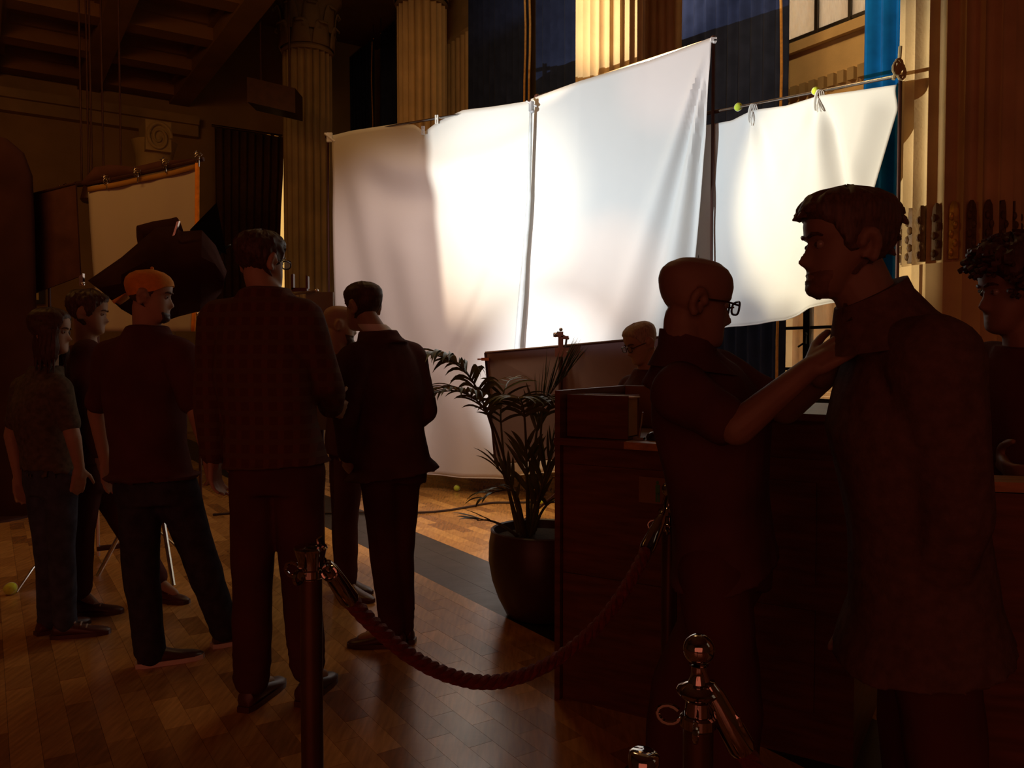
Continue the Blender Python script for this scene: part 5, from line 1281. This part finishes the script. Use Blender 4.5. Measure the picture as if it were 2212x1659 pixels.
# ---- E: tall man in plaid jacket
def hairE(Hd, e): build('hair', hair_mesh(Hd, hl_short(.80, .68, .42, .14), .045, .035, 9, 9), HAIR_DK, e)
person('tallest man from behind in a plaid jacket and glasses', (-.93, 3.28), 1.90, 78,
       (at(566, 565, 3.25), .236, 60, -2),
       dict(neck=(574, 622, 3.25), sR=(650, 696, 3.22), sL=(478, 700, 3.30), chest=(572, 800, 3.25), pelvis=(597, 1005, 3.25), eR=(703, 825, 3.30), wR=(718, 880, 3.48), eL=(455, 860, 3.3), wL=(462, 985, 3.3),
            hR=(645, 1030, 3.25), hL=(552, 1030, 3.25), kR=(650, 1240, 3.25), kL=(546, 1245, 3.27), aR=(665, 1450, 3.3), aL=(545, 1480, 3.25)),
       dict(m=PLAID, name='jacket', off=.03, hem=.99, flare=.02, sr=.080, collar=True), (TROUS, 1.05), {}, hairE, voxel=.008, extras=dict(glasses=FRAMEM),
       handopt={'R': ((.25, .8, -.15), (-.8, .2, .3), .5)})
# ---- F: man in an orange cap
def capF(Hd, e):
    G = []; nt = 40; rows = [.46 + .0325 * i for i in range(17)] + [.992]
    for v in rows: G.append([Hd.w(head_pt(2 * pi * j / nt, max(v, interp([0, .7, 1.4, 2.2, pi], [.72, .69, .57, .49, .47], abs((2 * pi * j / nt + pi) % (2 * pi) - pi))), .030 + .006 * math.cos(6 * (2 * pi * j / nt)) * smooth01(.98, .7, v), nose=0)) for j in range(nt)])
    mb = MB().rings(G); c = build('cap', mb, CAPM, e)
    b = MB(); G = []
    for i in range(7):
        q = i / 6; G.append([Hd.w((.27 * t * (1 - .25 * q * q), -.44 - .24 * q * (1 - .35 * t * t), .52 - .16 * q - .06 * t * t)) for t in (-1, -.66, -.33, 0, .33, .66, 1)])
    b.grid(G); o = build('cap_peak', b, CAPM, c); o.modifiers.new('t', 'SOLIDIFY').thickness = .004
    m = MB().ball(Hd.w((0, 0, 1.04)), .008, n=10, m=6); build('cap_button', m, CAPM, c)
    build('hair', hair_mesh(Hd, lambda th: interp([0, 1.0, 1.4, 1.8, 2.2, pi], [.9, .8, .45, .5, .25, .2], abs(th)), .02, .006, 9, 2), HAIR_DK, e)
    beard(Hd, e, HAIR_DK, 1.3, .25, .010, 3)
person('man in a backwards orange cap and dark tee, looking right', (-1.62, 3.72), 1.79, 62,
       (at(325, 640, 3.65), .232, 12, -4),
       dict(neck=(318, 703, 3.68), sR=(388, 768, 3.58), sL=(238, 772, 3.78), chest=(312, 870, 3.68), pelvis=(330, 1040, 3.68), eR=(425, 890, 3.5), wR=(450, 985, 3.58), eL=(208, 890, 3.85), wL=(228, 1000, 3.9),
            hL=(300, 1060, 3.68), kL=(306, 1250, 3.66), aL=(328, 1420, 3.68), hR=(378, 1060, 3.7), kR=(438, 1220, 3.76), aR=(488, 1368, 3.94), tL=at(372, 1440, 3.72), tR=at(532, 1385, 4.0)),
       dict(m=TEE_BK, name='tee_shirt', off=.022, sleeve='short', cut=.8, sr=.068, hem=.88, flare=.03), (JEANS, 1.02), dict(m=SHOE, sole=SOLE), capF, voxel=.0075)
# ---- W: woman at the left
def hairW(Hd, e):
    mb = hair_mesh(Hd, lambda th: interp([0, .5, .8, 1.0, 1.25, 1.5, pi], [.82, .80, .60, .35, .12, .06, .02], abs(th)), lambda th, v: .05 + .07 * math.exp(-((abs(th) - 1.65) / .45) ** 2) * smooth01(.75, .55, v), .02, 6, 4)
    for k in range(15):     # heavy locks down to the shoulders
        th = -1.25 - (2 * pi - 2.5) * k / 14 if k < 15 else 0; p = head_pt(th, .35, .03)
        q = [Hd.w(p + V((0, 0, .22))), Hd.w(p + V((0, 0, .0))), Hd.w(p * 1.02 + V((0, 0, -.3))), Hd.w(V((p.x * .95, p.y * .95 + .02, p.z - .58 - .05 * math.sin(k * 2.1))))]
        mb.tube(catmull(q, 5), [.022 + .004 * math.sin(i * .8 + k) if i < 12 else .026 - (i - 11) * .006 for i in range(16)], 8)
    for k in range(24):
        sd = random.choice((-1, 1)); th = sd * random.uniform(1.1, 3.1); p = head_pt(th, .35, .07)
        q = [Hd.w(p + V((0, 0, .3))), Hd.w(p), Hd.w(p + V((random.uniform(-.04, .04), random.uniform(-.04, .04), -.3))), Hd.w(p + V((random.uniform(-.05, .05), random.uniform(-.05, .05), -.62 - random.uniform(0, .2))))]
        mb.tube(catmull(q, 5), [.007 * (1 if i < 12 else 1 - (i - 11) * .2) for i in range(16)], 6)
    build('hair', mb, HAIR_DK, e)
person('dark-haired woman in a grey tee and jeans, hand in pocket', (-2.33, 4.07), 1.66, 42,
       (at(110, 716, 4.05), .222, 8, -3),
       dict(neck=(100, 792, 4.07), sR=(128, 842, 3.98), sL=(52, 840, 4.16), chest=(88, 900, 4.07), pelvis=(108, 1030, 4.07), eR=(158, 945, 3.95), wR=(172, 1012, 4.0), eL=(25, 940, 4.2), wL=(40, 1030, 4.2),
            hR=(132, 1045, 4.03), hL=(92, 1045, 4.11), kR=(134, 1210, 4.03), kL=(105, 1210, 4.1), aR=(140, 1352, 4.05), aL=(105, 1350, 4.12), tR=at(185, 1380, 4.08), tL=at(150, 1380, 4.2)),
       dict(m=TEE_GY, name='tee_shirt', off=.016, sleeve='short', cut=.72, sr=.058, hem=.86, flare=.0), (JEANS2, .9), dict(laces=True), hairW, voxel=.0075, fat=.94,
       handopt={'R': ((-.15, .1, -1), (-.6, .5, 0), .3)})
# ---- G: person half hidden between the woman and the capped man
person('dark-haired person hidden between the woman and the capped man', (-2.31, 4.42), 1.77, 25,
       (at(192, 676, 4.42), .232, 15, -6), dict(neck=(185, 745, 4.42), aR=(172, 1278, 4.4), kR=(172, 1150, 4.35), aL=(340, 1255, 4.68), kL=(270, 1130, 4.54), hR=(185, 1030, 4.35), hL=(215, 1030, 4.5), pelvis=(198, 1010, 4.42), tR=at(215, 1310, 4.42), tL=at(390, 1280, 4.62)),
       dict(m=TEE_BK, name='shirt', off=.02, sr=.07, hem=.85), (TROUS, 1.0), dict(laces=True), lambda Hd, e: build('hair', hair_mesh(Hd, hl_short(.80, .66, .40, .15), .06, .04, 9, 6), HAIR_DK, e), voxel=.009)
# ---- K: man behind the counter
person('grey-haired man with glasses looking down behind the counter', (.78, 4.62), 1.70, 215,
       (at(1384, 741, 4.58), .228, 200, -22),
       dict(neck=(1398, 806, 4.64), sL=(1412, 846, 4.5), sR=(1362, 838, 4.76), chest=(1395, 890, 4.62), eL=(1420, 925, 4.42), wL=(1380, 945, 4.3), eR=(1345, 905, 4.75), wR=(1330, 950, 4.6)),
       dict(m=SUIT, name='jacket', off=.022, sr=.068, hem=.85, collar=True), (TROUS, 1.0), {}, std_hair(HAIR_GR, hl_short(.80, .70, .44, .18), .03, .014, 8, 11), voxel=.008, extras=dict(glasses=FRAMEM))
# ---- R: curly haired man at the right edge
def hairR(Hd, e):
    mb = hair_mesh(Hd, hl_short(.74, .62, .45, .25), lambda th, v: .10 + .06 * smooth01(.6, .9, v), .06, 10, 14)
    for k in range(160):
        th = random.uniform(-pi, pi); v = random.uniform(.62 if abs(th) < 1 else .4, 1.0); p = head_pt(th, min(v, .97), .12 + random.uniform(-.02, .05))
        q = [p + V((.035 * math.cos(i * 1.1 + k), .035 * math.sin(i * 1.1 + k), .02 * math.sin(i * .9) + .008 * i)) for i in range(6)]
        mb.tube([Hd.w(x) for x in q], [.006] * 5 + [.002], 5)
    build('hair', mb, HAIR_DK, e)
person('curly-haired man cut off by the right frame edge', (1.42, 2.25), 1.83, 205,
       (at(2196, 626, 2.2), .232, 176, -6),
       dict(neck=(2225, 745, 2.2), sR=(2142, 800, 2.32), sL=(2300, 800, 2.1), chest=(2215, 900, 2.22), eR=(2128, 940, 2.34), wR=(2160, 990, 2.2), wL=(2290, 990, 2.1)),
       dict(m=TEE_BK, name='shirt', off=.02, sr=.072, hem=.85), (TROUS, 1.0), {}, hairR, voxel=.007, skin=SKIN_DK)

# ---- repeats share a group phrase
GROUPS = {'person': 'people standing about the hall', 'curtain': 'long velvet curtains', 'tennis ball': 'yellow tennis balls on stand and pole ends', 'stanchion': 'rope barrier stanchions', 'rope': 'red barrier ropes',
          'sheet': 'white sheets hung as a light screen', 'tie': 'white cord ties on the pole', 'crossbar': 'bars carrying the sheets', 'column': 'stone columns of the hall', 'pilaster': 'wall pilasters', 'clip': 'clips on the left sheet', 'board': 'boards on stands', 'counter': 'wooden counters'}
for o in list(scene.objects):
    if o.parent is None and o.get('category') in GROUPS: o['group'] = GROUPS[o['category']]
